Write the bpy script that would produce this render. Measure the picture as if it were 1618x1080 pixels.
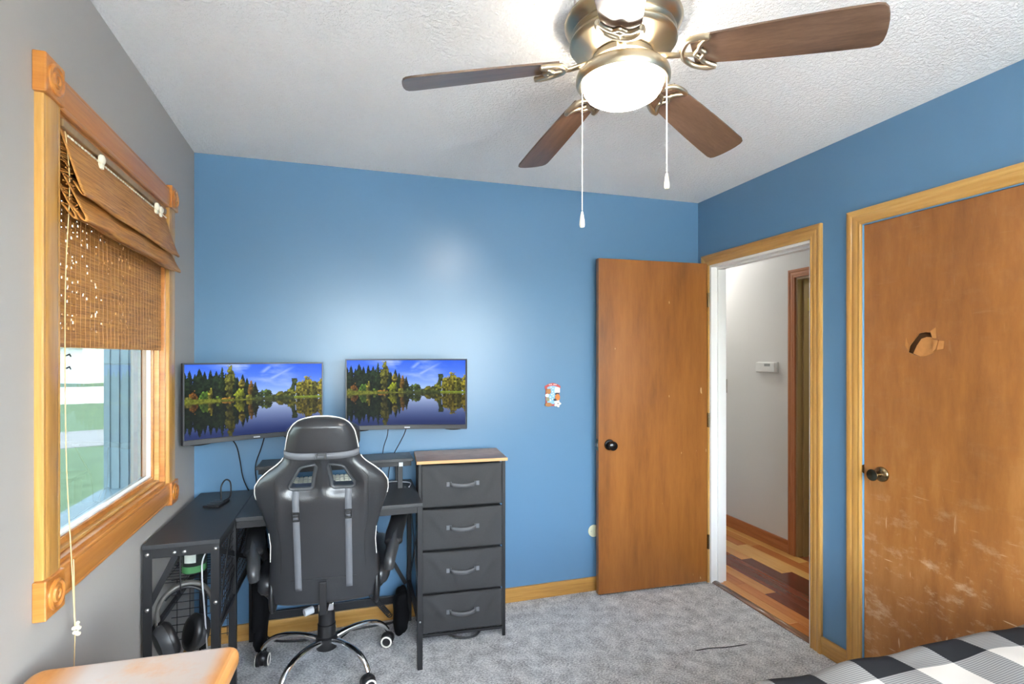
import bpy, bmesh, math, random
import numpy as np
from mathutils import Matrix, Vector, noise
from mathutils.geometry import tessellate_polygon
for o in list(bpy.data.objects): bpy.data.objects.remove(o, do_unlink=True)
S = bpy.context.scene; COL = S.collection
PI = math.pi; rad = math.radians
random.seed(7)
# ------------------------------------------------------------------ camera
XL, XR, YB, H = -.742, 2.1755, 2.931, 2.44
YF = -1.0                                   # wall behind the camera
LA = rad(1.8)                               # left wall is slightly out of square
cam = bpy.data.cameras.new('camera'); co = bpy.data.objects.new('camera', cam); COL.objects.link(co)
co.location = (0, 0, 1.434); co.rotation_euler = (PI/2, 0, -rad(17.03))
cam.sensor_width = 36; cam.sensor_fit = 'HORIZONTAL'; cam.lens = 828/1618*36; cam.shift_y = 23/1618
cam.clip_start = .02; cam.clip_end = 400
S.camera = co
# ------------------------------------------------------------------ world, sun, exposure
W = bpy.data.worlds.new('world'); S.world = W; W.use_nodes = True
wn = W.node_tree.nodes; wl = W.node_tree.links
sky = wn.new('ShaderNodeTexSky'); sky.sky_type = 'NISHITA'; sky.sun_disc = False
sky.sun_elevation = rad(48); sky.sun_rotation = rad(100); sky.altitude = 100; sky.air_density = 1.0; sky.dust_density = 1.5
wn['Background'].inputs[1].default_value = 2.0
hs_ = wn.new('ShaderNodeHueSaturation'); hs_.inputs['Saturation'].default_value = .36   # hazy summer sky
wl.new(sky.outputs[0], hs_.inputs['Color']); wl.new(hs_.outputs[0], wn['Background'].inputs[0])
sun = bpy.data.lights.new('sun', 'SUN'); sun.energy = 7.0; sun.angle = rad(.6); sun.color = (1, .95, .88)
so = bpy.data.objects.new('sun', sun); COL.objects.link(so); so.rotation_euler = (rad(42), 0, rad(118)); so.location = (20, 5, 20)
EXPO = 1.97
LAMP = 21.0; BULB = 12.0                                 # fan light bowl emission
HALL = 20.0                                 # hall ceiling light emission
vs = S.view_settings; vs.view_transform = 'Standard'; vs.look = 'None'; vs.exposure = EXPO; vs.gamma = 1.0; vs.use_curve_mapping = False

# ------------------------------------------------------------------ materials
def srgb(r, g, b):
    f = lambda c: (c/255/12.92) if c <= 10.3 else ((c/255+.055)/1.055)**2.4
    return (f(r), f(g), f(b), 1)
MATS = {}
def newmat(name):
    m = bpy.data.materials.new(name); m.use_nodes = True; MATS[name] = m
    return m, m.node_tree.nodes, m.node_tree.links, m.node_tree.nodes['Principled BSDF']
def plain(name, c, rough=.5, metal=0, spec=.5, var=.06, scale=40, bump=0, bscale=300, coat=0, emit=None, aniso=0):
    m, n, l, p = newmat(name)
    p.inputs['Roughness'].default_value = rough; p.inputs['Metallic'].default_value = metal
    p.inputs['Specular IOR Level'].default_value = spec; p.inputs['Coat Weight'].default_value = coat
    tc = n.new('ShaderNodeTexCoord')
    nz = n.new('ShaderNodeTexNoise'); nz.inputs['Scale'].default_value = scale; nz.inputs['Detail'].default_value = 4
    l.new(tc.outputs['Object'], nz.inputs['Vector'])
    mx = n.new('ShaderNodeMix'); mx.data_type = 'RGBA'
    mx.inputs[6].default_value = tuple(max(0, x*(1-var)) for x in c[:3])+(1,)
    mx.inputs[7].default_value = tuple(min(1, x*(1+var)) for x in c[:3])+(1,)
    l.new(nz.outputs['Fac'], mx.inputs[0]); l.new(mx.outputs[2], p.inputs['Base Color'])
    if bump:
        b = n.new('ShaderNodeTexNoise'); b.inputs['Scale'].default_value = bscale; b.inputs['Detail'].default_value = 3
        l.new(tc.outputs['Object'], b.inputs['Vector'])
        bp = n.new('ShaderNodeBump'); bp.inputs['Strength'].default_value = bump; bp.inputs['Distance'].default_value = .002
        l.new(b.outputs['Fac'], bp.inputs['Height']); l.new(bp.outputs[0], p.inputs['Normal'])
    if emit: p.inputs['Emission Color'].default_value = c; p.inputs['Emission Strength'].default_value = emit
    return m
def ramp(n, stops):
    r = n.new('ShaderNodeValToRGB'); e = r.color_ramp.elements
    while len(e) < len(stops): e.new(.5)
    for k, (pos, c) in zip(e, stops): k.position = pos; k.color = c
    return r
def wood(name, dark, mid, light, axis=0, stretch=.07, scale=22, rough=.35, coat=.0, big=.35, fine=1.0, bump=.05, spec=.5):
    """grain runs along the object's own axis"""
    m, n, l, p = newmat(name)
    tc = n.new('ShaderNodeTexCoord'); mp = n.new('ShaderNodeMapping')
    s = [1, 1, 1]; s[axis] = stretch; mp.inputs['Scale'].default_value = s
    oi = n.new('ShaderNodeObjectInfo'); ad = n.new('ShaderNodeVectorMath'); ad.operation = 'ADD'
    ms = n.new('ShaderNodeMath'); ms.operation = 'MULTIPLY'; ms.inputs[1].default_value = 37
    l.new(oi.outputs['Random'], ms.inputs[0]); l.new(tc.outputs['Object'], ad.inputs[0]); l.new(ms.outputs[0], ad.inputs[1])
    l.new(ad.outputs[0], mp.inputs['Vector'])
    a = n.new('ShaderNodeTexNoise'); a.inputs['Scale'].default_value = scale*big; a.inputs['Detail'].default_value = 3; a.inputs['Distortion'].default_value = .8
    b = n.new('ShaderNodeTexNoise'); b.inputs['Scale'].default_value = scale*4*fine; b.inputs['Detail'].default_value = 5; b.inputs['Roughness'].default_value = .7
    for q in (a, b): l.new(mp.outputs[0], q.inputs['Vector'])
    mx = n.new('ShaderNodeMix'); mx.data_type = 'FLOAT'; mx.inputs[0].default_value = .38
    l.new(a.outputs['Fac'], mx.inputs[2]); l.new(b.outputs['Fac'], mx.inputs[3])
    r = ramp(n, [(.3, dark), (.5, mid), (.68, light)])
    l.new(mx.outputs[0], r.inputs[0]); l.new(r.outputs[0], p.inputs['Base Color'])
    p.inputs['Roughness'].default_value = rough; p.inputs['Coat Weight'].default_value = coat; p.inputs['Coat Roughness'].default_value = .12
    p.inputs['Specular IOR Level'].default_value = spec
    bp = n.new('ShaderNodeBump'); bp.inputs['Strength'].default_value = bump; bp.inputs['Distance'].default_value = .002
    l.new(b.outputs['Fac'], bp.inputs['Height']); l.new(bp.outputs[0], p.inputs['Normal'])
    return m
def mixin(m, fac_socket, color, rough=None):
    """lay a second colour over a material's base colour by a mask"""
    n, l = m.node_tree.nodes, m.node_tree.links; p = n['Principled BSDF']
    src = p.inputs['Base Color'].links[0].from_socket
    mx = n.new('ShaderNodeMix'); mx.data_type = 'RGBA'; mx.inputs[7].default_value = color
    l.new(src, mx.inputs[6]); l.new(fac_socket, mx.inputs[0]); l.new(mx.outputs[2], p.inputs['Base Color'])
def mathn(n, l, op, a, b=None):
    q = n.new('ShaderNodeMath'); q.operation = op; q.use_clamp = op in ('MULTIPLY_ADD',)
    for i, v in enumerate((a, b)):
        if v is None: continue
        if isinstance(v, (int, float)): q.inputs[i].default_value = v
        else: l.new(v, q.inputs[i])
    return q.outputs[0]
def maprange(n, l, v, a, b, c=0, d=1):
    q = n.new('ShaderNodeMapRange'); l.new(v, q.inputs[0])
    for i, x in enumerate((a, b, c, d)): q.inputs[i+1].default_value = x
    return q.outputs[0]
def noisetex(n, l, vec, scale, stretch=None, detail=3, rot=None, rough=.5):
    if stretch or rot:
        mp = n.new('ShaderNodeMapping')
        if rot: mp.inputs['Rotation'].default_value = rot
        if stretch: mp.inputs['Scale'].default_value = stretch
        l.new(vec, mp.inputs[0]); vec = mp.outputs[0]
    q = n.new('ShaderNodeTexNoise'); q.inputs['Scale'].default_value = scale; q.inputs['Detail'].default_value = detail; q.inputs['Roughness'].default_value = rough
    l.new(vec, q.inputs['Vector']); return q.outputs['Fac']

M_blue = plain('blue_paint', srgb(88, 124, 155), .29, spec=.45, var=.02, scale=3, bump=.10, bscale=160)
M_grey = plain('grey_paint', srgb(161, 157, 152), .5, spec=.3, var=.015, scale=3, bump=.08, bscale=140)
M_white = plain('white_paint', srgb(226, 226, 224), .45, var=.02, scale=5)
M_hallw = plain('hall_paint', srgb(218, 216, 212), .5, var=.015, scale=3, bump=.06, bscale=140)
M_yel = plain('pale_yellow_paint', srgb(196, 200, 130), .6)
M_oak = wood('golden_oak', srgb(142, 96, 42), srgb(182, 135, 68), srgb(202, 160, 94), 0, .05, 26, .3, .35)
M_oakd = wood('amber_oak', srgb(138, 78, 28), srgb(178, 112, 46), srgb(200, 136, 66), 0, .05, 26, .3, .35)
M_red = wood('red_oak', srgb(142, 78, 42), srgb(178, 110, 66), srgb(198, 134, 88), 0, .05, 26, .3, .3)
M_dimwood = wood('brown_jamb_wood', srgb(122, 96, 62), srgb(146, 118, 80), srgb(164, 136, 96), 0, .05, 20, .4, .1)
M_jamb = wood('upright_jamb_wood', srgb(128, 100, 64), srgb(156, 126, 86), srgb(172, 142, 100), 2, .05, 14, .4, .1)
M_blade = wood('walnut_blade', srgb(70, 52, 40), srgb(100, 76, 60), srgb(122, 96, 78), 0, .06, 30, .3, .25)
M_veneer = wood('door_veneer', srgb(96, 54, 20), srgb(138, 84, 34), srgb(160, 102, 46), 2, .14, 5, .36, .1, big=.45, bump=.02)
M_black = plain('black_metal', srgb(38, 38, 40), .45, .2, .4, bump=.05, bscale=500)
M_deskt = plain('black_laminate', srgb(44, 45, 48), .42, spec=.5, var=.2, scale=60, bump=.25, bscale=420)
M_blackp = plain('black_plastic', srgb(24, 24, 26), .4)
M_gplastic = plain('dark_grey_plastic', srgb(56, 58, 61), .38)
M_screenb = plain('monitor_bezel', srgb(58, 60, 63), .35)
M_leather = plain('black_leather', srgb(38, 39, 42), .32, spec=.7, var=.1, scale=25, bump=.22, bscale=220)
M_strap = plain('charcoal_webbing', srgb(96, 98, 103), .6, bump=.3, bscale=900)
M_pipe = plain('cream_piping', srgb(226, 222, 212), .45)
M_chrome = plain('chrome', srgb(225, 226, 228), .1, 1, var=.01)
M_nickel = plain('brushed_nickel', srgb(198, 184, 158), .28, 1, var=.03)
M_brass = plain('antique_brass', srgb(128, 110, 82), .24, 1, var=.15)
M_gold = plain('brass_hinge', srgb(196, 170, 100), .3, 1)
M_steel = plain('bolt_steel', srgb(180, 180, 180), .3, 1)
M_fabric = plain('grey_drawer_fabric', srgb(60, 60, 61), .85, spec=.2, var=.12, scale=200, bump=.35, bscale=700)
M_rustic = wood('rustic_brown_board', srgb(74, 52, 42), srgb(122, 92, 76), srgb(166, 132, 110), 0, .45, 9, .4, 0)
M_edge = plain('light_board_edge', srgb(196, 148, 96), .5)
M_cream = plain('cream_plastic', srgb(228, 222, 200), .4)
M_almond = plain('almond_plate', srgb(206, 206, 178), .45)
M_wplast = plain('white_plastic', srgb(226, 226, 222), .4)
M_cord = plain('tan_cord', srgb(214, 186, 138), .8)
M_wire = plain('black_cable', srgb(18, 18, 20), .5)
M_greyc = plain('grey_cable', srgb(186, 188, 192), .5)
M_slate = plain('slate_blue_exterior', srgb(146, 168, 178), .6)
M_green = plain('green_label', srgb(86, 150, 92), .6)
M_paper = plain('label_paper', srgb(214, 220, 208), .7)
M_lamp, n_, l_, p_ = newmat('frosted_bowl')
p_.inputs['Base Color'].default_value = (.9, .88, .84, 1); p_.inputs['Emission Color'].default_value = (1, .93, .85, 1); p_.inputs['Emission Strength'].default_value = LAMP
M_bulb, n_, l_, p_ = newmat('bulb_glow')
p_.inputs['Emission Color'].default_value = (1, .93, .85, 1); p_.inputs['Emission Strength'].default_value = BULB
M_hlamp, n_, l_, p_ = newmat('hall_globe')
p_.inputs['Emission Color'].default_value = (1, 1, .985, 1); p_.inputs['Emission Strength'].default_value = HALL
# glass
M_glass, n_, l_, p_ = newmat('window_glass')
tr = n_.new('ShaderNodeBsdfTransparent'); tr.inputs[0].default_value = (.36, .39, .385, 1)
gl = n_.new('ShaderNodeBsdfGlossy'); gl.inputs['Roughness'].default_value = .02
fr = n_.new('ShaderNodeFresnel'); fr.inputs[0].default_value = 1.45
mx = n_.new('ShaderNodeMixShader'); ge = n_.new('ShaderNodeNewGeometry'); mm = n_.new('ShaderNodeMath'); mm.operation = 'SUBTRACT'; mm.use_clamp = True
l_.new(fr.outputs[0], mm.inputs[0]); l_.new(ge.outputs['Backfacing'], mm.inputs[1]); l_.new(mm.outputs[0], mx.inputs[0]); l_.new(tr.outputs[0], mx.inputs[1]); l_.new(gl.outputs[0], mx.inputs[2])
l_.new(mx.outputs[0], n_['Material Output'].inputs[0])

M_ceil, n, l, p = newmat('textured_ceiling')
p.inputs['Base Color'].default_value = srgb(246, 245, 243); p.inputs['Roughness'].default_value = .75; p.inputs['Specular IOR Level'].default_value = .2
tc = n.new('ShaderNodeTexCoord')
a = noisetex(n, l, tc.outputs['Object'], 75, detail=5, rough=.6); b = noisetex(n, l, tc.outputs['Object'], 26, detail=3)
h = mathn(n, l, 'ADD', maprange(n, l, a, .42, .62), mathn(n, l, 'MULTIPLY', b, .6))
bp = n.new('ShaderNodeBump'); bp.inputs['Strength'].default_value = .8; bp.inputs['Distance'].default_value = .007
l.new(h, bp.inputs['Height']); l.new(bp.outputs[0], p.inputs['Normal'])
# carpet
M_carpet, n, l, p = newmat('grey_carpet')
tc = n.new('ShaderNodeTexCoord'); p.inputs['Roughness'].default_value = .95; p.inputs['Specular IOR Level'].default_value = .1
a = noisetex(n, l, tc.outputs['Object'], 95, detail=8, rough=.8, stretch=(1, 1.7, 1), rot=(0, 0, .5)); b = noisetex(n, l, tc.outputs['Object'], 14, detail=4)
c = mathn(n, l, 'ADD', mathn(n, l, 'MULTIPLY', a, .8), mathn(n, l, 'MULTIPLY', b, .2))
r = ramp(n, [(.39, srgb(116, 117, 121)), (.48, srgb(194, 195, 197)), (.57, srgb(250, 250, 250))])
l.new(c, r.inputs[0]); l.new(r.outputs[0], p.inputs['Base Color'])
bp = n.new('ShaderNodeBump'); bp.inputs['Strength'].default_value = .9; bp.inputs['Distance'].default_value = .012
l.new(a, bp.inputs['Height']); l.new(bp.outputs[0], p.inputs['Normal'])
# bamboo
M_bamboo, n, l, p = newmat('bamboo_reed')
tc = n.new('ShaderNodeTexCoord'); p.inputs['Roughness'].default_value = .5
a = noisetex(n, l, tc.outputs['Object'], 60, stretch=(1, .12, 3.2), detail=4, rough=.7)
b = noisetex(n, l, tc.outputs['Object'], 30, stretch=(1, .7, 7), detail=2)
r = ramp(n, [(.30, srgb(118, 72, 28)), (.5, srgb(172, 116, 52)), (.68, srgb(200, 148, 78))])
l.new(a, r.inputs[0]); l.new(r.outputs[0], p.inputs['Base Color'])
mixin(M_bamboo, maprange(n, l, b, .68, .74, 0, .7), srgb(84, 50, 24))
p.inputs['Transmission Weight'].default_value = 0
# closet door: veneer with scuffs on the lower half
M_closet = wood('worn_door_veneer', srgb(112, 66, 28), srgb(152, 97, 45), srgb(178, 124, 68), 2, .22, 4, .34, .12, big=.4, bump=.02)
n, l = M_closet.node_tree.nodes, M_closet.node_tree.links
tc = n.new('ShaderNodeTexCoord'); sx = n.new('ShaderNodeSeparateXYZ'); l.new(tc.outputs['Object'], sx.inputs[0])
low = maprange(n, l, sx.outputs['Z'], .95, .45)
sc1 = maprange(n, l, noisetex(n, l, tc.outputs['Object'], 9, stretch=(1, .8, 1.6), detail=8, rough=.75, rot=(.3, 0, 0)), .53, .70)
sc2 = maprange(n, l, noisetex(n, l, tc.outputs['Object'], 55, stretch=(1, .12, 1), detail=2, rot=(-.5, 0, 0)), .69, .73)
sc3 = maprange(n, l, noisetex(n, l, tc.outputs['Object'], 48, stretch=(1, 1, .14), detail=2, rot=(.7, 0, 0)), .70, .74)
msk = mathn(n, l, 'MULTIPLY', mathn(n, l, 'MAXIMUM', mathn(n, l, 'MULTIPLY', sc1, .62), mathn(n, l, 'MAXIMUM', mathn(n, l, 'MULTIPLY', sc2, .7), mathn(n, l, 'MULTIPLY', sc3, .7))), mathn(n, l, 'ADD', mathn(n, l, 'MULTIPLY', low, .92), .06))
mixin(M_closet, msk, srgb(226, 200, 168))
# open door: a few pale chips
n, l = M_veneer.node_tree.nodes, M_veneer.node_tree.links
tc = n.new('ShaderNodeTexCoord')
sc = maprange(n, l, noisetex(n, l, tc.outputs['Object'], 30, stretch=(1, 1, .35), detail=2), .735, .76, 0, .8)
mixin(M_veneer, sc, srgb(206, 168, 122))
# dresser top: finish worn to pale wood
M_worn = wood('worn_dresser_top', srgb(176, 110, 50), srgb(202, 138, 74), srgb(216, 156, 92), 1, .2, 12, .3, .3)
n, l = M_worn.node_tree.nodes, M_worn.node_tree.links; tc = n.new('ShaderNodeTexCoord')
mk = maprange(n, l, noisetex(n, l, tc.outputs['Object'], 5.5, detail=6, rough=.65), .30, .52, 0, .85)
sx = n.new('ShaderNodeSeparateXYZ'); l.new(tc.outputs['Object'], sx.inputs[0])
mk = mathn(n, l, 'MULTIPLY', mk, mathn(n, l, 'MULTIPLY', maprange(n, l, sx.outputs['X'], .195, .165), maprange(n, l, sx.outputs['X'], -.15, -.08)))
mixin(M_worn, mk, srgb(186, 178, 172))
M_dress = wood('amber_dresser', srgb(170, 104, 42), srgb(200, 134, 66), srgb(216, 154, 84), 2, .1, 14, .35, .2)
# buffalo check
M_check, n, l, p = newmat('buffalo_check')
tc = n.new('ShaderNodeTexCoord'); sx = n.new('ShaderNodeSeparateXYZ'); l.new(tc.outputs['UV'], sx.inputs[0])
p.inputs['Roughness'].default_value = .9; p.inputs['Specular IOR Level'].default_value = .1
CELL = .137
def stripe(sock, off):
    q = mathn(n, l, 'MULTIPLY', mathn(n, l, 'SUBTRACT', sock, off), 1/(2*CELL)); fr_ = mathn(n, l, 'FRACT', q)
    return mathn(n, l, 'LESS_THAN', fr_, .5)
sa = stripe(sx.outputs['X'], 1.303); sb = stripe(sx.outputs['Y'], 1.02)
lines = mathn(n, l, 'GREATER_THAN', mathn(n, l, 'FRACT', mathn(n, l, 'MULTIPLY', sx.outputs['Y'], 160)), .5)
lines2 = mathn(n, l, 'GREATER_THAN', mathn(n, l, 'FRACT', mathn(n, l, 'MULTIPLY', sx.outputs['X'], 160)), .5)
both = mathn(n, l, 'MULTIPLY', sa, sb); one = mathn(n, l, 'SUBTRACT', mathn(n, l, 'MAXIMUM', sa, sb), both)
mg = n.new('ShaderNodeMix'); mg.data_type = 'RGBA'; mg.inputs[6].default_value = srgb(112, 110, 108); mg.inputs[7].default_value = srgb(146, 143, 139); l.new(lines, mg.inputs[0])
m1 = n.new('ShaderNodeMix'); m1.data_type = 'RGBA'; m1.inputs[6].default_value = srgb(200, 193, 183); l.new(mg.outputs[2], m1.inputs[7]); l.new(one, m1.inputs[0])
m2 = n.new('ShaderNodeMix'); m2.data_type = 'RGBA'; m2.inputs[7].default_value = srgb(40, 40, 42); l.new(m1.outputs[2], m2.inputs[6]); l.new(both, m2.inputs[0])
l.new(m2.outputs[2], p.inputs['Base Color'])
# screen: colours stored on the screen mesh
M_screen, n, l, p = newmat('screen_picture')
at = n.new('ShaderNodeAttribute'); at.attribute_name = 'picture'
p.inputs['Base Color'].default_value = (.004, .004, .005, 1); p.inputs['Roughness'].default_value = .5; p.inputs['Specular IOR Level'].default_value = .08
l.new(at.outputs['Color'], p.inputs['Emission Color']); p.inputs['Emission Strength'].default_value = 1.12*2**-EXPO
# outdoors
M_grass = plain('lawn', srgb(76, 92, 72), .9, var=.35, scale=3, spec=.1)
M_road = plain('asphalt', srgb(112, 112, 114), .9, var=.15, scale=1, spec=.1)
M_conc = plain('concrete_drive', srgb(206, 204, 198), .9, var=.08, scale=.8, spec=.1)
M_leaf = plain('tree_leaves', srgb(84, 120, 58), .8, var=.4, scale=3, spec=.1)
M_bark = plain('tree_bark', srgb(96, 80, 66), .9)
M_siding = plain('white_siding', srgb(220, 218, 212), .7)
M_roof = plain('roof_shingle', srgb(96, 90, 88), .9)

# ------------------------------------------------------------------ geometry helpers
class MB:
    def __init__(s): s.v = []; s.f = []
    def add(s, vs_, fs): o = len(s.v); s.v += [tuple(q) for q in vs_]; s.f += [tuple(i+o for i in q) for q in fs]; return s
    def box(s, a, b, mat=None):
        (x0, y0, z0), (x1, y1, z1) = a, b
        vs_ = [Vector(q) for q in ((x0,y0,z0),(x1,y0,z0),(x1,y1,z0),(x0,y1,z0),(x0,y0,z1),(x1,y0,z1),(x1,y1,z1),(x0,y1,z1))]
        if mat: vs_ = [mat @ q for q in vs_]
        return s.add(vs_, [(0,3,2,1),(4,5,6,7),(0,1,5,4),(1,2,6,5),(2,3,7,6),(3,0,4,7)])
    def bar(s, p, q, w, t, upv=(0,0,1)):
        """rectangular bar from p to q, w across, t along up"""
        p, q = Vector(p), Vector(q); d = (q-p); L = d.length; d.normalize(); u = Vector(upv); 
        if abs(d.dot(u)) > .98: u = Vector((1,0,0))
        r = d.cross(u).normalized(); u = r.cross(d).normalized()
        m = Matrix(((d.x,r.x,u.x,p.x),(d.y,r.y,u.y,p.y),(d.z,r.z,u.z,p.z),(0,0,0,1)))
        return s.box((0,-w/2,-t/2),(L,w/2,t/2),m)
    def tube(s, pts, r, n=8, closed=False, sq=1.0, upv=None, cap=True):
        pts = [Vector(q) for q in pts]; N = len(pts); rr = r if isinstance(r, (list, tuple)) else [r]*N
        vs_ = []; prev = None
        for i, q in enumerate(pts):
            if closed: d = pts[(i+1) % N]-pts[i-1]
            else: d = pts[min(i+1, N-1)]-pts[max(i-1, 0)]
            d.normalize()
            if upv is not None: u = Vector(upv)
            else: u = prev if prev is not None else (Vector((0,0,1)) if abs(d.z) < .9 else Vector((1,0,0)))
            a_ = d.cross(u)
            if a_.length < 1e-6: a_ = d.cross(Vector((.3,.7,.1)))
            a_.normalize(); u = a_.cross(d).normalized(); prev = u
            for k in range(n):
                t = 2*PI*k/n; vs_.append(q+a_*math.cos(t)*rr[i]+u*math.sin(t)*rr[i]*sq)
        fs = []
        for i in range(N if closed else N-1):
            j = (i+1) % N
            for k in range(n): fs.append((i*n+k, i*n+(k+1) % n, j*n+(k+1) % n, j*n+k))
        if not closed and cap: fs += [tuple(range(n-1, -1, -1)), tuple((N-1)*n+k for k in range(n))]
        return s.add(vs_, fs)
    def cyl(s, p, q, r, n=20, r2=None): return s.tube([p, q], [r, r if r2 is None else r2], n)
    def lathe(s, prof, c=(0,0,0), n=40, axis='z', cap=True):
        c = Vector(c); vs_ = []
        for (r, z) in prof:
            for k in range(n):
                t = 2*PI*k/n; x, y = r*math.cos(t), r*math.sin(t)
                vs_.append(c+Vector({'z': (x,y,z), 'x': (z,x,y), 'y': (y,z,x)}[axis]))
        fs = []
        for i in range(len(prof)-1):
            for k in range(n): fs.append((i*n+k, i*n+(k+1) % n, (i+1)*n+(k+1) % n, (i+1)*n+k))
        if cap: fs += [tuple(range(n-1, -1, -1)), tuple((len(prof)-1)*n+k for k in range(n))]
        return s.add(vs_, fs)
    def prism(s, poly, z0, z1, mat=None):
        N = len(poly); vs_ = [Vector((x,y,z0)) for x,y in poly]+[Vector((x,y,z1)) for x,y in poly]
        if mat: vs_ = [mat @ q for q in vs_]
        return s.add(vs_, [tuple(range(N-1,-1,-1)), tuple(range(N,2*N))]+[(i,(i+1) % N,N+(i+1) % N,N+i) for i in range(N)])
    def grid(s, fn, nu, nv, wrap=False):
        vs_ = [fn(i/(nu-(0 if wrap else 1)), j/(nv-1)) for j in range(nv) for i in range(nu)]
        fs = []
        for j in range(nv-1):
            for i in range(nu if wrap else nu-1):
                fs.append((j*nu+i, j*nu+(i+1) % nu, (j+1)*nu+(i+1) % nu, (j+1)*nu+i))
        return s.add(vs_, fs)
    def ball(s, c, r, nu=20, nv=12, e=1.0, fn=None):
        """super-ellipsoid: r = (rx, ry, rz), e < 1 boxier"""
        c = Vector(c); sg = lambda x: math.copysign(abs(x)**e, x); vs_ = []
        for j in range(nv+1):
            ph = -PI/2+PI*j/nv
            for i in range(nu):
                t = 2*PI*i/nu
                q = Vector((r[0]*sg(math.cos(ph))*sg(math.cos(t)), r[1]*sg(math.cos(ph))*sg(math.sin(t)), r[2]*sg(math.sin(ph))))
                if fn: q = fn(q)
                vs_.append(c+q)
        fs = [(j*nu+i, j*nu+(i+1) % nu, (j+1)*nu+(i+1) % nu, (j+1)*nu+i) for j in range(nv) for i in range(nu)]
        return s.add(vs_, fs)
    def xf(s, m): s.v = [tuple(m @ Vector(q)) for q in s.v]; return s
    def build(s, name, mat, parent=None, smooth=None, bevel=0, loc=None, rot=None, solid=0, clean=False):
        me = bpy.data.meshes.new(name); me.from_pydata(s.v, [], s.f)
        bm = bmesh.new(); bm.from_mesh(me)
        if clean: bmesh.ops.remove_doubles(bm, verts=bm.verts, dist=1e-5)
        bmesh.ops.recalc_face_normals(bm, faces=bm.faces); bm.to_mesh(me); bm.free()
        me.materials.append(MATS[mat] if isinstance(mat, str) else mat)
        if smooth is not None:
            me.polygons.foreach_set('use_smooth', [True]*len(me.polygons)); me.set_sharp_from_angle(angle=rad(smooth))
        o = bpy.data.objects.new(name, me); COL.objects.link(o)
        if parent: o.parent = parent
        if loc: o.location = loc
        if rot: o.rotation_euler = rot
        if solid: q = o.modifiers.new('s', 'SOLIDIFY'); q.thickness = solid; q.offset = 0
        if bevel: q = o.modifiers.new('b', 'BEVEL'); q.width = bevel; q.segments = 2; q.limit_method = 'ANGLE'; q.angle_limit = rad(40)
        return o
def tag(o, label, cat, group=None):
    o['label'] = label; o['category'] = cat
    if group: o['group'] = group
    return o
def struct(o, label=None, cat=None):
    o['kind'] = 'structure'
    if label: o['label'] = label
    if cat: o['category'] = cat
    return o
def thing(name, loc=(0,0,0), rz=0, label=None, cat=None, group=None):
    o = bpy.data.objects.new(name, None); COL.objects.link(o); o.location = loc; o.rotation_euler = (0,0,rz); o.empty_display_size = .05
    if label: tag(o, label, cat, group)
    return o
def copy_part(o, parent, loc=None, rot=None):
    c = o.copy(); COL.objects.link(c); c.parent = parent
    if loc is not None: c.location = loc
    if rot is not None: c.rotation_euler = rot
    return c
def lw(c, y, z): # left-wall frame (c out of the wall into the room, y along it from the back corner) to world
    return (XL+c*math.cos(LA)-y*math.sin(LA), YB+c*math.sin(LA)+y*math.cos(LA), z)
FLUTE = [(0,0),(0,.62),(.05,.92),(.10,1),(.16,1),(.20,.78),(.26,.70),(.32,.78),(.36,1),(.44,1),(.47,.84),(.53,.84),(.56,1),(.64,1),(.68,.78),(.74,.70),(.80,.78),(.84,1),(.90,1),(.95,.92),(1,.62),(1,0)]
COLON = [(0,0),(0,.55),(.06,.72),(.14,.74),(.20,.62),(.30,.72),(.42,.78),(.55,.80),(.62,.72),(.68,.86),(.82,1),(.94,1),(1,.9),(1,0)]
SOFT = [(0,0),(0,.70),(.03,.86),(.09,.92),(.13,.86),(.17,.92),(.30,.97),(.5,1),(.70,.97),(.83,.92),(.87,.86),(.91,.92),(.97,.86),(1,.70),(1,0)]
def board(name, mat, parent, origin, xa, ya, L, w, t, prof=FLUTE, m0=0, m1=0):
    """moulded board: length along xa, width along ya, thickness along xa x ya; m0/m1 mitre the ends"""
    vs_ = []; N = len(prof)
    for e in (0, 1):
        for (s, h) in prof: vs_.append(((m0*s*w) if e == 0 else (L-m1*s*w), s*w, h*t))
    mb = MB().add(vs_, [tuple(range(N-1,-1,-1)), tuple(range(N,2*N))]+[(i,(i+1) % N,N+(i+1) % N,N+i) for i in range(N)])
    o = mb.build(name, mat, parent, smooth=35)
    xa, ya = Vector(xa).normalized(), Vector(ya).normalized(); za = xa.cross(ya)
    o.matrix_local = Matrix(((xa.x,ya.x,za.x,origin[0]),(xa.y,ya.y,za.y,origin[1]),(xa.z,ya.z,za.z,origin[2]),(0,0,0,1)))
    return o
def arc(c, r, a0, a1, n): return [(c[0]+r*math.cos(a0+(a1-a0)*i/(n-1)), c[1]+r*math.sin(a0+(a1-a0)*i/(n-1))) for i in range(n)]
def smoothpath(pts, n=6):
    """Catmull-Rom through points"""
    P = [Vector(q) for q in pts]; P = [P[0]*2-P[1]]+P+[P[-1]*2-P[-2]]; out = []
    for i in range(1, len(P)-2):
        for k in range(n):
            t = k/n; a, b, c, d = P[i-1:i+3]
            out.append(.5*((2*b)+(c-a)*t+(2*a-5*b+4*c-d)*t*t+(3*b-a-3*c+d)*t**3))
    return out+[P[-2]]
def roundrect(x0, y0, x1, y1, r, n=6):
    return arc((x1-r,y1-r),r,0,PI/2,n)+arc((x0+r,y1-r),r,PI/2,PI,n)+arc((x0+r,y0+r),r,PI,1.5*PI,n)+arc((x1-r,y0+r),r,1.5*PI,2*PI,n)

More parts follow.
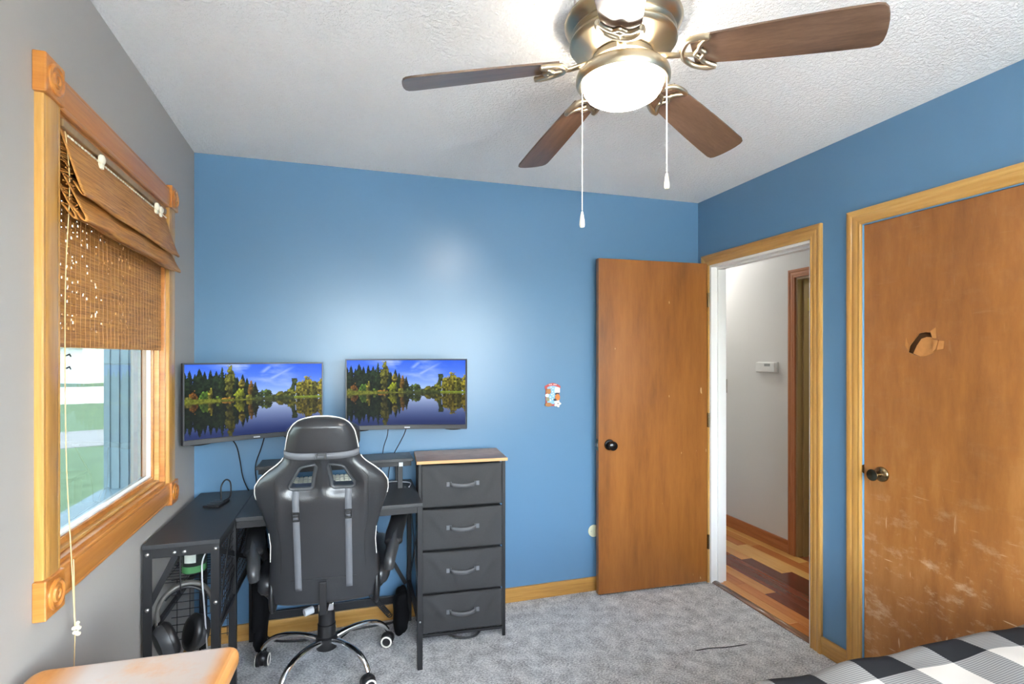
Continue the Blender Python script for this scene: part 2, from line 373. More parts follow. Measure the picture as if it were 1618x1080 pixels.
# ================================================================== THE SETTING
WT = .115
struct(MB().box((-.95, YF-.12, -.05), (2.20, YB+.05, 0)).build('floor', M_carpet), 'light grey looped carpet covering the bedroom floor', 'floor')
struct(MB().box((-.95, YF-.12, H), (2.29, YB+.12, H+.08)).build('ceiling', M_ceil), 'white ceiling with knock-down plaster texture', 'ceiling')
struct(MB().box((-.95, YB, -.05), (2.29, YB+WT, H)).build('wall_back', M_blue), 'blue painted wall behind the two monitors', 'wall')
W2 = (.12, 1.42); w = MB(); xs = [-.95, W2[0]-.5436, W2[0]+.5436, W2[1]-.5436, W2[1]+.5436, 2.29]
for k in (0, 2, 4): w.box((xs[k], YF-WT, -.05), (xs[k+1], YF, H))
for k in (1, 3): w.box((xs[k], YF-WT, -.05), (xs[k+1], YF, .696)); w.box((xs[k], YF-WT, 2.142), (xs[k+1], YF, H))
struct(w.build('wall_front', M_grey), 'plain wall behind the camera', 'wall')
DY0, DY1, DZ = 2.045, 2.816, 2.012          # doorway
CY0, CY1, CZ = .995, 1.775, 2.022           # closet opening
w = MB()
w.box((XR, DY1, -.05), (XR+WT, YB+.0005, H)); w.box((XR, DY0, DZ), (XR+WT, DY1, H)); w.box((XR, CY1, -.05), (XR+WT, DY0, H))
w.box((XR, CY0, CZ), (XR+WT, CY1, H)); w.box((XR, YF, -.05), (XR+WT, CY0, H))
struct(w.build('wall_right', M_blue), 'blue painted wall holding the doorway and the closet door', 'wall')
# left wall with the window hole
WY0, WY1, WZ0, WZ1 = -1.384, -.478, .915, 2.045
w = MB(); T = -.14
w.box((T, -4.1, -.05), (0, WY0, H)); w.box((T, WY1, -.05), (0, .1, H)); w.box((T, WY0, -.05), (0, WY1, WZ0)); w.box((T, WY0, WZ1), (0, WY1, H))
o = struct(w.build('wall_left', M_grey), 'light grey wall around the window', 'wall'); o.location = (XL, YB, 0); o.rotation_euler = (0, 0, LA)

# ---- window_1
win = struct(thing('window_1', lw(0, -.93, .84), LA), 'oak framed window with rosette corner blocks and a bamboo shade', 'window')
B = lambda y: y+.93
Zb = lambda z: z-.84
CW, CT = .082, .02
def wb(name, mat, y, z, xa, ya, L, wd, t=CT, prof=SOFT): return board(name, mat, win, (0, B(y), Zb(z)), xa, ya, L, wd, t, prof)
wb('casing_side', M_oak, WY0-.078, WZ0, (0,0,1), (0,1,0), WZ1-WZ0, CW).matrix_local = Matrix(((0,0,1,0),(0,1,0,B(WY0-.078)),(-1,0,0,Zb(WZ1)),(0,0,0,1)))
o = wb('casing_side', M_oak, 0, 0, (0,0,1), (0,1,0), WZ1-WZ0, CW); o.matrix_local = Matrix(((0,0,1,0),(0,1,0,B(WY1-.004)),(-1,0,0,Zb(WZ1)),(0,0,0,1)))
for z0, nm in ((WZ1-.004, 'casing_head'), (WZ0-.078, 'casing_apron')):
    o = wb(nm, M_oakd, 0, 0, (0,1,0), (0,0,1), WY1-WY0, CW); o.matrix_local = Matrix(((0,0,1,0),(1,0,0,B(WY0)),(0,1,0,Zb(z0)),(0,0,0,1)))
for yy in (WY0-.043, WY1+.043):
    for zz in (WZ0-.043, WZ1+.043):
        mb = MB().box((0, -.046, -.046), (.027, .046, .046))
        blk = mb.build('corner_block', M_oakd, win, bevel=.003, loc=(0, B(yy), Zb(zz)))
        MB().lathe([(.036,.026),(.036,.031),(.030,.033),(.026,.029),(.020,.029),(.017,.033),(.012,.033),(.009,.029),(.006,.031),(.0005,.032)], n=32, axis='x').build('rosette', M_oakd, blk, smooth=40)
# jamb liners, sash, stops, glass
D0 = -.105
for nm, a, b in (('jamb_liner', (D0, B(WY0), Zb(WZ0)), (.004, B(WY0)+.014, Zb(WZ1))), ('jamb_liner', (D0, B(WY1)-.014, Zb(WZ0)), (.004, B(WY1), Zb(WZ1))),
                 ('head_liner', (D0, B(WY0)+.014, Zb(WZ1)-.014), (.004, B(WY1)-.014, Zb(WZ1))), ('window_sill', (D0, B(WY0)+.014, Zb(WZ0)), (.006, B(WY1)-.014, Zb(WZ0)+.014))):
    MB().box(a, b).build(nm, M_oakd, win, bevel=.0015)
y0, y1, z0, z1 = B(WY0)+.014, B(WY1)-.014, Zb(WZ0)+.014, Zb(WZ1)-.014
def ringbox(name, mat, x0, x1, wd, y0, y1, z0, z1, bev=.002):
    out = []
    for a, b in (((x0,y0,z0),(x1,y0+wd,z1)), ((x0,y1-wd,z0),(x1,y1,z1)), ((x0,y0+wd,z0),(x1,y1-wd,z0+wd)), ((x0,y0+wd,z1-wd),(x1,y1-wd,z1))):
        out.append(MB().box(a, b).build(name, mat, win, bevel=bev))
    return out
ringbox('stop_bead', M_oak, -.034, -.014, .010, y0, y1, z0, z1)
ringbox('sash_rail', M_oakd, -.068, -.030, .026, y0+.0002, y1-.0002, z0, z1)
ringbox('glazing_bead', M_wplast, -.050, -.036, .008, y0+.026, y1-.026, z0+.026, z1-.026)
MB().box((-.054, y0+.026, z0+.026), (-.050, y1-.026, z1-.026)).build('pane', M_glass, win)
# exterior jamb beyond the glass, grooved
mb = MB()
gy = B(WY1)-.05
for (x0, x1, dy) in ((-.19,-.170,.0),(-.170,-.162,.004),(-.162,-.140,.001),(-.140,-.132,.006),(-.132,-.110,.003),(-.110,-.102,.009),(-.102,-.070,.006)):
    mb.box((x0, gy+dy, Zb(WZ0)-.05), (x1, B(WY1)+.02, Zb(WZ1)+.05))
mb.build('exterior_jamb', M_slate, win)
MB().box((-.20, B(WY0)-.02, Zb(WZ0)-.03), (-.106, gy, Zb(WZ0)+.006)).build('exterior_sill', M_slate, win)

# ---- two bare, unseen windows added behind the camera to fill the room with daylight
M_clear = M_glass.copy(); M_clear.name = 'clear_window_glass'; M_clear.node_tree.nodes['Transparent BSDF'].inputs[0].default_value = (.95, .97, .97, 1)
for n_i, wx in enumerate(W2):
    fill_win = struct(thing('window_%d' % (n_i+2), (wx, YF, .60), PI/2), 'tall oak framed window added behind the camera as daylight fill, %s' % ('nearer the window wall' if n_i == 0 else 'nearer the closet wall'), 'window'); fill_win.scale = (1, 1.2, 1.28)
    for c_ in list(win.children):
        k_ = copy_part(c_, fill_win)
        if c_.name.startswith('pane'): k_.data = c_.data.copy(); k_.data.materials[0] = M_clear
        for g_ in list(c_.children): copy_part(g_, k_)

# ---- doorway trim
tr1 = struct(thing('trim_1', (XR, DY0, 0)), 'golden oak casing around the open doorway', 'door trim')
TW, TT = .066, .017
def mat4(xa, ya, za, og): return Matrix(((xa[0],ya[0],za[0],og[0]),(xa[1],ya[1],za[1],og[1]),(xa[2],ya[2],za[2],og[2]),(0,0,0,1)))
def casing(parent, y0, y1, z1, w_, t_, mat=M_oak, prof=COLON, sx=-1, far=True):
    """two sides and a head, mitred, standing proud of a wall face towards sx"""
    N = len(prof)
    def brd(nm, L, m, mit0, mit1):
        vs_ = []
        for e in (0, 1):
            for (s, h) in prof: vs_.append(((mit0*s*w_) if e == 0 else (L+mit1*s*w_), s*w_, h*t_))
        o = MB().add(vs_, [tuple(range(N-1,-1,-1)), tuple(range(N,2*N))]+[(i,(i+1) % N,N+(i+1) % N,N+i) for i in range(N)]).build(nm, mat, parent, smooth=35)
        o.matrix_local = m
    brd('casing_side', z1, mat4((0,0,1),(0,-1,0),(sx,0,0),(0,y0,0)), 0, 1)
    brd('casing_side', z1, mat4((0,0,1),(0,1,0),(sx,0,0),(0,y1,0)), 0, 1)
    brd('casing_head', y1-y0, mat4((0,1,0),(0,0,1),(sx,0,0),(0,y0,z1)), -1, 1)
casing(tr1, 0, DY1-DY0, DZ, TW, TT)
for a, b, nm in (((.0005, DY1-DY0-.014, 0), (WT, DY1-DY0+.001, DZ), 'door_jamb'), ((.0005, -.001, 0), (WT, .014, DZ), 'door_jamb'), ((.0005, .014, DZ-.014), (WT, DY1-DY0-.014, DZ+.001), 'head_jamb')):
    MB().box(a, b).build(nm, M_white, tr1, bevel=.001)
for a, b in (((.045, DY1-DY0-.026, 0), (.085, DY1-DY0-.0141, DZ-.014)), ((.045, .026, DZ-.026), (.085, DY1-DY0-.026, DZ-.0141))):
    MB().box(a, b).build('door_stop', M_white, tr1, bevel=.001)
tr2 = struct(thing('trim_2', (XR, CY0, 0)), 'golden oak casing around the closed closet door', 'door trim')
casing(tr2, 0, CY1-CY0, CZ, TW, TT)
jm = plain('blue_painted_jamb', srgb(98, 152, 197), .4)
for a, b in (((.0005, CY1-CY0-.003, 0), (WT, CY1-CY0+.001, CZ)), ((.0005, -.001, 0), (WT, .003, CZ)), ((.0005, .003, CZ-.003), (WT, CY1-CY0-.003, CZ+.001))):
    MB().box(a, b).build('door_jamb', jm, tr2)
for a, b in (((.052, CY1-CY0-.03, 0), (.09, CY1-CY0-.0051, CZ-.006)), ((.052, .0051, 0), (.09, .03, CZ-.01)), ((.052, .03, CZ-.03), (.09, CY1-CY0-.03, CZ-.0051))):
    MB().box(a, b).build('door_stop', jm, tr2)
# strike plate lip on the closet casing
MB().prism([(0,-.02),(0,.02),(.010,.014),(.015,0),(.010,-.014)], 0, .003, mat4((0,1,0),(0,0,1),(-1,0,0),(-.0005,CY1-CY0-.010,.936))).build('strike_plate', M_brass, tr2)

# ---- open door (hinged on the far jamb, folded back against the blue wall)
ang = math.atan2(.028, -.753)
d1 = struct(thing('door_1', (2.160, 2.812, .012), ang), 'open brown veneer door with black knob folded against the blue wall', 'door')
# local x runs from the hinge to the free edge; +y local faces the room (towards -y world)
DW, DH, DT = .750, 2.03-.02, .035
slab = MB().box((.006, -DT, 0), (DW, 0, DH)).build('door_slab', M_veneer, d1, bevel=.0015)
MB().box((DW-.0005, -DT+.003, .86), (DW+.0012, -.003, .925)).build('latch_plate', M_brass, d1)
MB().prism([(0,-.007),(.012,-.007),(.004,.007),(0,.007)], .882, .902, Matrix.Translation((DW+.001, -DT/2, 0))).build('latch_bolt', M_steel, d1)
M_knobb = plain('black_knob', srgb(22, 20, 20), .18, .3, .6)
for sy, nm in ((1, 'door_knob'), (-1, 'door_knob')):
    y0 = .0 if sy == 1 else -DT
    k = 1 if sy == 1 else .9
    MB().lathe([(.033,0),(.033,.004),(.029,.010),(.014,.013),(.012,.026),(.015,.034),(.025,.040),(.028,.050),(.026,.058),(.017,.063),(.002,.064)], n=32, axis='y').xf(Matrix.Translation((DW-.07, y0, .893)) @ Matrix.Scale(sy, 4, (0,1,0))).build(nm, M_knobb, d1, smooth=40)
for z in (.25, 1.02, 1.78):
    hg = MB().cyl((-.001, .004, z-.045), (-.001, .004, z+.045), .006, 10); hg.box((-.0005, -.03, z-.044), (.0055, .002, z+.044))
    hg.build('hinge', M_brass, d1, smooth=40)

# ---- closet door with a punched hole
d2 = struct(thing('door_2', (XR+.006, CY0, .012)), 'closed brown closet door with a punched hole and pale scuffs', 'door')
W2 = CY1-CY0-.003-.002; H2 = CZ-.003-.012-.002; Y2 = .0055
outer = [(Y2, 0), (W2, 0), (W2, H2), (Y2, H2)]
hy = lambda y: y-CY0
hz = lambda z: z-.012
hole = [(hy(1.578), hz(1.452)), (hy(1.572), hz(1.478)), (hy(1.548), hz(1.510)), (hy(1.535), hz(1.527)), (hy(1.512), hz(1.531)), (hy(1.488), hz(1.528)), (hy(1.484), hz(1.502)), (hy(1.462), hz(1.498)),
        (hy(1.470), hz(1.462)), (hy(1.480), hz(1.448)), (hy(1.510), hz(1.436)), (hy(1.530), hz(1.434)), (hy(1.556), hz(1.442))]
pts = outer+hole; tris = tessellate_polygon([[Vector((a, b, 0)) for a, b in outer], [Vector((a, b, 0)) for a, b in hole]])
mb = MB(); th = .004; nP = len(pts)
vs_ = [(0, a, b) for a, b in pts]+[(th, a, b) for a, b in pts]
fs = [tuple(t) for t in tris]+[tuple(i+nP for i in t) for t in tris]+[(i, (i+1) % 4, nP+(i+1) % 4, nP+i) for i in range(4)]
nh = len(hole); fs += [(4+i, 4+(i+1) % nh, nP+4+(i+1) % nh, nP+4+i) for i in range(nh)]
mb.add(vs_, fs).build('door_skin', M_closet, d2)
MB().box((.022, Y2, 0), (.034, W2, H2)).build('door_core', plain('shaded_door_core', srgb(84, 52, 24), .9, var=.3, scale=30), d2)  # core colour darkened to stand for the shadow inside the hole
fr_ = MB()
for a, b in (((th, Y2, 0), (.022, .05, H2)), ((th, W2-.04, 0), (.022, W2, H2)), ((th, .05, 0), (.022, W2-.04, .04)), ((th, .05, H2-.04), (.022, W2-.04, H2))): fr_.box(a, b)
fr_.build('edge_strip', M_closet, d2)
chipm = plain('torn_veneer', srgb(172, 116, 60), .8, var=.2, scale=60)
for poly, x0, x1 in (([(hy(1.562),hz(1.446)),(hy(1.548),hz(1.478)),(hy(1.530),hz(1.505)),(hy(1.510),hz(1.512)),(hy(1.478),hz(1.508)),(hy(1.462),hz(1.490)),(hy(1.476),hz(1.445)),(hy(1.522),hz(1.430))], .006, .009),
                  ([(hy(1.483),hz(1.500)),(hy(1.463),hz(1.496)),(hy(1.471),hz(1.463)),(hy(1.482),hz(1.452))], -.0012, .0),
                  ([(hy(1.460),hz(1.496)),(hy(1.440),hz(1.494)),(hy(1.444),hz(1.464)),(hy(1.468),hz(1.458))], -.0008, .0),
                  ([(hy(1.492),hz(1.534)),(hy(1.472),hz(1.548)),(hy(1.470),hz(1.506)),(hy(1.484),hz(1.506))], -.0008, .0),
                  ([(hy(1.580),hz(1.462)),(hy(1.590),hz(1.480)),(hy(1.586),hz(1.512)),(hy(1.577),hz(1.482))], -.0008, .0)):
    m = Matrix(((0,0,1,0),(1,0,0,0),(0,1,0,0),(0,0,0,1)))
    MB().prism(poly, x0, x1, m).build('veneer_chip', chipm, d2)
MB().lathe([(.032,.0),(.032,.004),(.028,.009),(.020,.012),(.012,.016),(.010,.034),(.014,.042),(.022,.049),(.025,.055),(.024,.0575),(.012,.056),(.002,.055)], n=36, axis='x').xf(Matrix.Translation((0, hy(1.690), hz(.928))) @ Matrix.Scale(-1, 4, (1,0,0))).build('door_knob', M_brass, d2, smooth=40)

MB().tube(smoothpath([(1.60,2.180,.002),(1.68,2.176,.003),(1.76,2.160,.003),(1.885,2.152,.002)], 6), [.001]+[.0035]*17+[.001], 6, sq=.5).build('carpet_seam', plain('dark_seam', srgb(60, 60, 62), .95), bpy.data.objects['floor'])
# ---- baseboards
BZ = .085
o = struct(board('baseboard_back', M_oak, None, (XL+.01, YB, 0), (1,0,0), (0,0,1), XR-XL-.03, BZ, .013, COLON), 'golden oak baseboard along the blue back wall', 'baseboard')
struct(board('baseboard_right', M_oak, None, (XR, DY0-TW, 0), (0,-1,0), (0,0,1), DY0-TW-CY1-TW, BZ, .013, COLON), 'short golden oak baseboard between doorway and closet', 'baseboard')
o = struct(board('baseboard_left', M_oak, None, (0,0,0), (0,1,0), (0,0,1), 3.9, BZ, .013, COLON), 'oak baseboard under the window', 'baseboard')
q = lw(.0, -3.9, 0); o.matrix_world = Matrix.Translation(q) @ Matrix.Rotation(LA, 4, 'Z') @ mat4((0,1,0),(0,0,1),(1,0,0),(0,0,0))

# ---- hall beyond the doorway
HX = 3.05; HD0, HD1 = 2.24, 3.0
w = MB(); w.box((HX, HD1, -.05), (HX+.12, 5.2, H)); w.box((HX, HD0, 2.03), (HX+.12, HD1, H)); w.box((HX, 1.7, -.05), (HX+.12, HD0, H))
struct(w.build('wall_hall', M_hallw), 'white hall wall seen through the doorway', 'wall')
struct(MB().box((2.20, 5.0, -.05), (HX, 5.12, H)).build('wall_hall_end', M_hallw), 'white wall at the far end of the hall', 'wall')
struct(MB().box((XR+WT, 1.72, -.05), (HX, 1.84, H)).build('wall_hall_near', M_hallw), 'white wall closing the near end of the hall', 'wall')
struct(MB().box((XR, YB+WT, -.05), (XR+WT, 5.12, H)).build('wall_hall_side', M_hallw), 'white hall wall behind the bedroom', 'wall')
struct(MB().box((XR+WT, 1.72, H), (HX+.12, 5.12, H+.08)).build('hall_ceiling', M_white), 'plain white ceiling of the hall', 'ceiling')
hf = struct(MB().box((XR+.02, 1.72, -.06), (HX+2.1, 5.12, -.012)).build('hall_floor', plain('subfloor', srgb(60, 36, 24), .8)), 'hall floor of mixed honey and dark red-brown planks', 'floor')
pm = [wood('plank_'+k, *c, 1, .05, 18, .22, .3) for k, c in (('honey', (srgb(178,112,58), srgb(206,142,82), srgb(220,162,102))), ('amber', (srgb(160,88,42), srgb(188,116,62), srgb(206,136,80))),
      ('russet', (srgb(112,58,36), srgb(142,80,52), srgb(160,96,64))), ('maroon', (srgb(78,36,28), srgb(106,54,42), srgb(124,68,52))), ('gold', (srgb(196,136,70), srgb(222,168,98), srgb(234,186,120))))]
rp = random.Random(12); x = XR+.046; PW = .0835; plank_me = {}
while x < HX+.3:
    y = 1.75-rp.random()*.5
    while y < 4.9:
        L = rp.choice((.42, .58, .74, .92)); y1 = min(y+L, 4.99); ya = max(y, 1.845)
        if y1-ya > .05:
            key = (round(y1-ya, 3), rp.choice((0, 0, 1, 1, 2, 3, 3, 4)))
            if key not in plank_me:
                o = MB().box((.0006, .0006, -.012), (PW-.0006, key[0]-.0006, 0)).build('plank', pm[key[1]], hf, bevel=.0012); plank_me[key] = o.data
            else:
                o = bpy.data.objects.new('plank', plank_me[key]); COL.objects.link(o); o.parent = hf
            o.location = (x, ya, 0)
        y += L
    x += PW
# threshold strip
struct(MB().grid(lambda u, v: (XR+.008+.050*u, DY0-.0+v*(DY1-DY0), .012*math.sin(PI*(.06+.9*u))), 10, 2).build('trim_3', wood('threshold_wood', srgb(96,66,46), srgb(140,104,78), srgb(176,142,112), 1, .08, 20, .2, .4), smooth=60, solid=.003), 'worn wooden threshold strip between carpet and hall floor', 'threshold')
b3 = struct(board('baseboard_hall', M_red, None, (HX, 5.0, 0), (0,-1,0), (0,0,1), 5.0-HD1-.06, .095, .014, COLON), 'reddish wooden baseboard along the hall wall', 'baseboard')
tr4 = struct(thing('trim_4', (HX, HD0, 0)), 'reddish wooden casing of the hall door', 'door trim')
casing(tr4, 0, HD1-HD0, 2.0, .058, .016, M_red)
for a, b in (((.0, HD1-HD0-.016, 0), (.125, HD1-HD0+.001, 2.0)), ((.0, -.001, 0), (.125, .016, 2.0)), ((0, .016, 1.984), (.125, HD1-HD0-.016, 2.001))):
    MB().box(a, b).build('door_jamb', M_jamb, tr4, bevel=.001)
MB().box((.045, HD1-HD0-.028, 0), (.08, HD1-HD0-.0161, 1.984)).build('door_stop', M_jamb, tr4, bevel=.001)
for z in (.36, 1.81):
    hb = MB().cyl((.112, HD1-HD0-.024, z-.048), (.112, HD1-HD0-.024, z+.048), .006, 10); hb.box((.078, HD1-HD0-.0185, z-.045), (.112, HD1-HD0-.0155, z+.045))
    hb.build('hinge', M_gold, tr4, smooth=40)
# room behind the hall door
w = MB(); w.box((HX+.12, 3.35, -.05), (5.2, 3.45, H)); w.box((5.1, 1.7, -.05), (5.2, 3.35, H)); w.box((HX+.12, 1.72, -.05), (5.1, 1.82, H))
struct(w.build('wall_far_room', M_yel), 'pale yellow wall in the room across the hall', 'wall')
struct(MB().box((HX+.12, 1.72, H), (5.2, 3.45, H+.08)).build('far_room_ceiling', M_white), 'ceiling of the room across the hall', 'ceiling')
# hall fittings
t = thing('thermostat', (HX, 3.26, 1.352), 0, 'white rectangular thermostat on the hall wall', 'thermostat')
MB().box((-.010, -.100, -.041), (0, .100, .041)).build('base_plate', M_wplast, t, bevel=.003)
MB().box((-.034, -.096, -.038), (-.010, .096, .038)).build('cover', M_wplast, t, bevel=.006)
MB().box((-.0355, -.052, .008), (-.0335, .004, .028)).build('display', plain('lcd_grey', srgb(150, 152, 150), .3), t)
t = thing('light_switch', (HX, 3.752, 1.185), 0, 'grey metal light switch plate on the hall wall beside the doorway', 'light switch')
MB().box((-.005, -.036, -.058), (0, .036, .058)).build('plate', plain('steel_plate', srgb(168, 164, 158), .35, .6), t, bevel=.002)
MB().box((-.012, -.006, -.010), (-.005, .006, .012)).build('toggle', M_wplast, t, bevel=.001)
t = thing('hall_light', (2.67, 4.05, H), 0, 'round ceiling light in the hall beyond the doorway', 'ceiling light')
MB().lathe([(.12,0),(.12,-.02),(.105,-.028)], n=32).build('rim', M_nickel, t, smooth=40)
MB().lathe([(.104,-.026),(.10,-.05),(.08,-.075),(.04,-.088),(.001,-.09)], n=32).build('shade', M_hlamp, t, smooth=60)

t = thing('far_room_fill_light', (3.9, 2.6, H), 0, 'round ceiling light added to brighten the room across the hall', 'ceiling light')  # unseen lamp, added to lift the space past the hall door
MB().lathe([(.12,0),(.12,-.02),(.105,-.028)], n=32).build('rim', M_nickel, t, smooth=40)
MB().lathe([(.104,-.026),(.10,-.05),(.08,-.075),(.04,-.088),(.001,-.09)], n=32).build('shade', M_hlamp, t, smooth=60)

# ================================================================== OUTDOORS
GZ = -.55
gr = MB().box((-90, -60, GZ-.1), (60, 110, GZ)).build('lawn', M_grass); gr['kind'] = 'structure'; gr['label'] = 'sunlit green lawn outside the window'; gr['category'] = 'lawn'
def strip(name, mat, p, q, wd, z, label, cat):
    p, q = Vector(p), Vector(q); d = (q-p).normalized(); nn = Vector((-d.y, d.x))
    poly = [tuple(p-nn*wd/2), tuple(q-nn*wd/2), tuple(q+nn*wd/2), tuple(p+nn*wd/2)]
    struct(MB().prism(poly, GZ-.02, GZ+z).build(name, mat), label, cat)
strip('street', M_road, (-40, 2.5), (20-22, 16.8), 3.2, .012, 'pale grey street crossing the lawn outside', 'street')
strip('driveway', M_conc, (-60, 24), (-1.5, 36), 15, .015, 'bright concrete driveway beyond the street', 'driveway')
struct(MB().prism([(-8,-30),(10,-30),(10,-1.4),(-8,-1.4)], GZ-.02, GZ+.014).build('reflector', M_conc), 'pale concrete patio added behind the house to bounce sun indoors', 'reflector')  # unseen slab, added to throw sunlight through the rear windows onto the ceiling
def tree(x, y, hgt, r, seed, label):
    t = thing('leafy_tree', (x, y, GZ), 0, label, 'tree', 'trees outside the window')
    MB().tube([(0,0,0),(.05,.02,hgt*.4),(0,.05,hgt*.7)], [.22,.17,.08], 8).build('trunk', M_bark, t, smooth=60)
    rr = random.Random(seed); mb = MB()
    for k in range(420):
        a = rr.random()*2*PI; zz = rr.uniform(-1, 1); q = math.sqrt(1-zz*zz); s = r*rr.uniform(.55, 1.0)
        c = Vector((s*q*math.cos(a), s*q*math.sin(a), hgt*.68+s*zz*.9)); d = Vector((rr.gauss(0,1), rr.gauss(0,1), rr.gauss(0,1))).normalized(); e = d.orthogonal().normalized()*r*.16; f_ = d.cross(e)
        mb.add([c-e, c+f_*.6, c+e, c-f_*.6], [(0,1,2,3)])
    lf = mb.build('foliage', M_leaf, t); lf['kind'] = 'stuff'
tree(-14.5, 27, 6.2, 2.2, 3, 'leafy tree on the far lawn, nearest of the three outside')
tree(-21, 38, 7.0, 2.8, 5, 'leafy tree beside the pale house outside the window')
tree(-9.5, 40, 8.5, 3.4, 8, 'tall leafy tree behind the driveway, partly hidden by the window frame')
hs = thing('neighbour_house', (-24, 52, GZ), rad(-20), 'pale single-storey house far across the street', 'house')
MB().box((-7,-4,0),(7,4,2.7)).build('wall', M_siding, hs)
MB().prism([(-4.5,2.7),(4.5,2.7),(0,4.6)], -7.4, 7.4, mat4((0,1,0),(0,0,1),(1,0,0),(0,0,0))).build('roof', M_roof, hs)
MB().box((-5.5,-4.06,0),(-2.5,-4,2.2)).build('garage_door', plain('garage_white', srgb(232,232,228), .6), hs)
for xx in (0, 3.2): MB().box((xx,-4.05,.9),(xx+1.4,-4,2.0)).build('window', plain('dark_window%d' % xx, srgb(70,80,90), .2), hs)

# ================================================================== CEILING FAN
FX, FY = .78, 1.41
fan = thing('ceiling_fan', (FX, FY, H), 0, 'brushed nickel ceiling fan with five walnut blades and a lit bowl', 'ceiling fan')
zz = lambda z: z-H
MB().lathe([(.172,zz(2.44)),(.175,zz(2.432)),(.170,zz(2.420)),(.158,zz(2.412)),(.150,zz(2.404))], n=64).build('canopy', M_nickel, fan, smooth=40)
MB().lathe([(.140,zz(2.405)),(.152,zz(2.402)),(.156,zz(2.394)),(.152,zz(2.386)),(.149,zz(2.384)),(.157,zz(2.378)),(.159,zz(2.370)),(.153,zz(2.362)),(.146,zz(2.360)),(.120,zz(2.350)),(.096,zz(2.340)),(.088,zz(2.336))], n=64).build('motor_housing', M_nickel, fan, smooth=40)
MB().lathe([(.086,zz(2.337)),(.092,zz(2.330)),(.092,zz(2.316)),(.084,zz(2.308)),(.060,zz(2.306)),(.056,zz(2.296)),(.060,zz(2.284)),(.075,zz(2.281))], n=48).build('rotor', M_nickel, fan, smooth=40)
MB().lathe([(.112,zz(2.280)),(.120,zz(2.288)),(.130,zz(2.287)),(.137,zz(2.280)),(.140,zz(2.268)),(.139,zz(2.256)),(.133,zz(2.248)),(.124,zz(2.247)),(.118,zz(2.250)),(.116,zz(2.258)),(.112,zz(2.270)),(.112,zz(2.280))], n=64, cap=False).build('light_ring', M_nickel, fan, smooth=35)
mb = MB().lathe([(.020,zz(2.283)),(.020,zz(2.262)),(.045,zz(2.262)),(.045,zz(2.264)),(.020,zz(2.2645))], n=24)
for k in range(3): a = rad(100+120*k); mb.bar((.02*math.cos(a),.02*math.sin(a),zz(2.263)), (.114*math.cos(a),.114*math.sin(a),zz(2.263)), .012, .003)
mb.build('fitter_spider', M_nickel, fan)
for k in range(3):
    a = rad(40+120*k); MB().ball((.085*math.cos(a),.085*math.sin(a),zz(2.273)), (.021,.021,.013), 14, 8).build('bulb', M_bulb, fan, smooth=80)
MB().lathe([(.116,zz(2.256)),(.118,zz(2.246)),(.115,zz(2.234)),(.106,zz(2.221)),(.088,zz(2.210)),(.062,zz(2.202)),(.032,zz(2.198)),(.001,zz(2.197))], n=64).build('light_bowl', M_lamp, fan, smooth=60)
PITCH, DROOP, HUBZ = rad(13), math.atan2(.104, .65), zz(2.326)
def blade_xf(p):
    x, y, z = p
    # pitch about the blade's own axis, then droop towards the tip
    y2 = y*math.cos(PITCH)+z*math.sin(PITCH); z2 = -y*math.sin(PITCH)+z*math.cos(PITCH)
    return (x*math.cos(DROOP)+z2*math.sin(DROOP), y2, HUBZ-x*math.sin(DROOP)+z2*math.cos(DROOP))
outl = []
for x_, w_ in ((.205,.050),(.26,.055),(.35,.0605),(.45,.065),(.56,.068),(.632,.0685)): outl.append((x_, w_))
tip = [(.648,.064),(.656,.052),(.6605,.030),(.662,.010)]
half = outl+tip
poly = [(a, b) for a, b in half]+[(a, -b) for a, b in reversed(half)]
N = len(poly); vs_ = [blade_xf((x_, y_, .003)) for x_, y_ in poly]+[blade_xf((x_, y_, -.003)) for x_, y_ in poly]
bm_ = MB().add(vs_, [tuple(range(N-1,-1,-1)), tuple(range(N,2*N))]+[(i,(i+1) % N,N+(i+1) % N,N+i) for i in range(N)])
blade0 = bm_.build('blade', M_blade, fan, bevel=.0012)
am = MB()
cres = smoothpath([(.262,.056,-.012),(.238,.058,-.012),(.204,.047,-.010),(.184,.020,-.011),(.182,0,-.011),(.184,-.020,-.011),(.204,-.047,-.010),(.238,-.058,-.012),(.262,-.056,-.012)], 5)
am.tube([blade_xf(q) for q in cres], .0085, 8)
inn = smoothpath([(.262,.056,-.012),(.240,.038,-.013),(.230,.020,-.013),(.238,.006,-.013),(.242,0,-.013),(.238,-.006,-.013),(.230,-.020,-.013),(.240,-.038,-.013),(.262,-.056,-.012)], 5)
am.tube([blade_xf(q) for q in inn], .007, 8)
for q in (((.184,0,-.012),(.214,0,-.013)), ((.214,0,-.013),(.231,.020,-.013)), ((.214,0,-.013),(.231,-.020,-.013))): am.tube([blade_xf(k) for k in q], .006, 8)
am.tube([(.07,0,zz(2.318)), (.12,0,zz(2.304)), blade_xf((.165,0,-.010)), blade_xf((.186,0,-.010))], [.016,.013,.011,.010], 10, sq=.6)
arm0 = am.build('blade_arm', M_nickel, blade0, smooth=60)
for k, a in enumerate((24, 96, 168, 240, 312)):
    if k == 0: blade0.rotation_euler = (0, 0, rad(a))
    else:
        b_ = copy_part(blade0, fan, rot=(0, 0, rad(a))); copy_part(arm0, b_)
r3 = (math.cos(rad(17.03)), -math.sin(rad(17.03)))
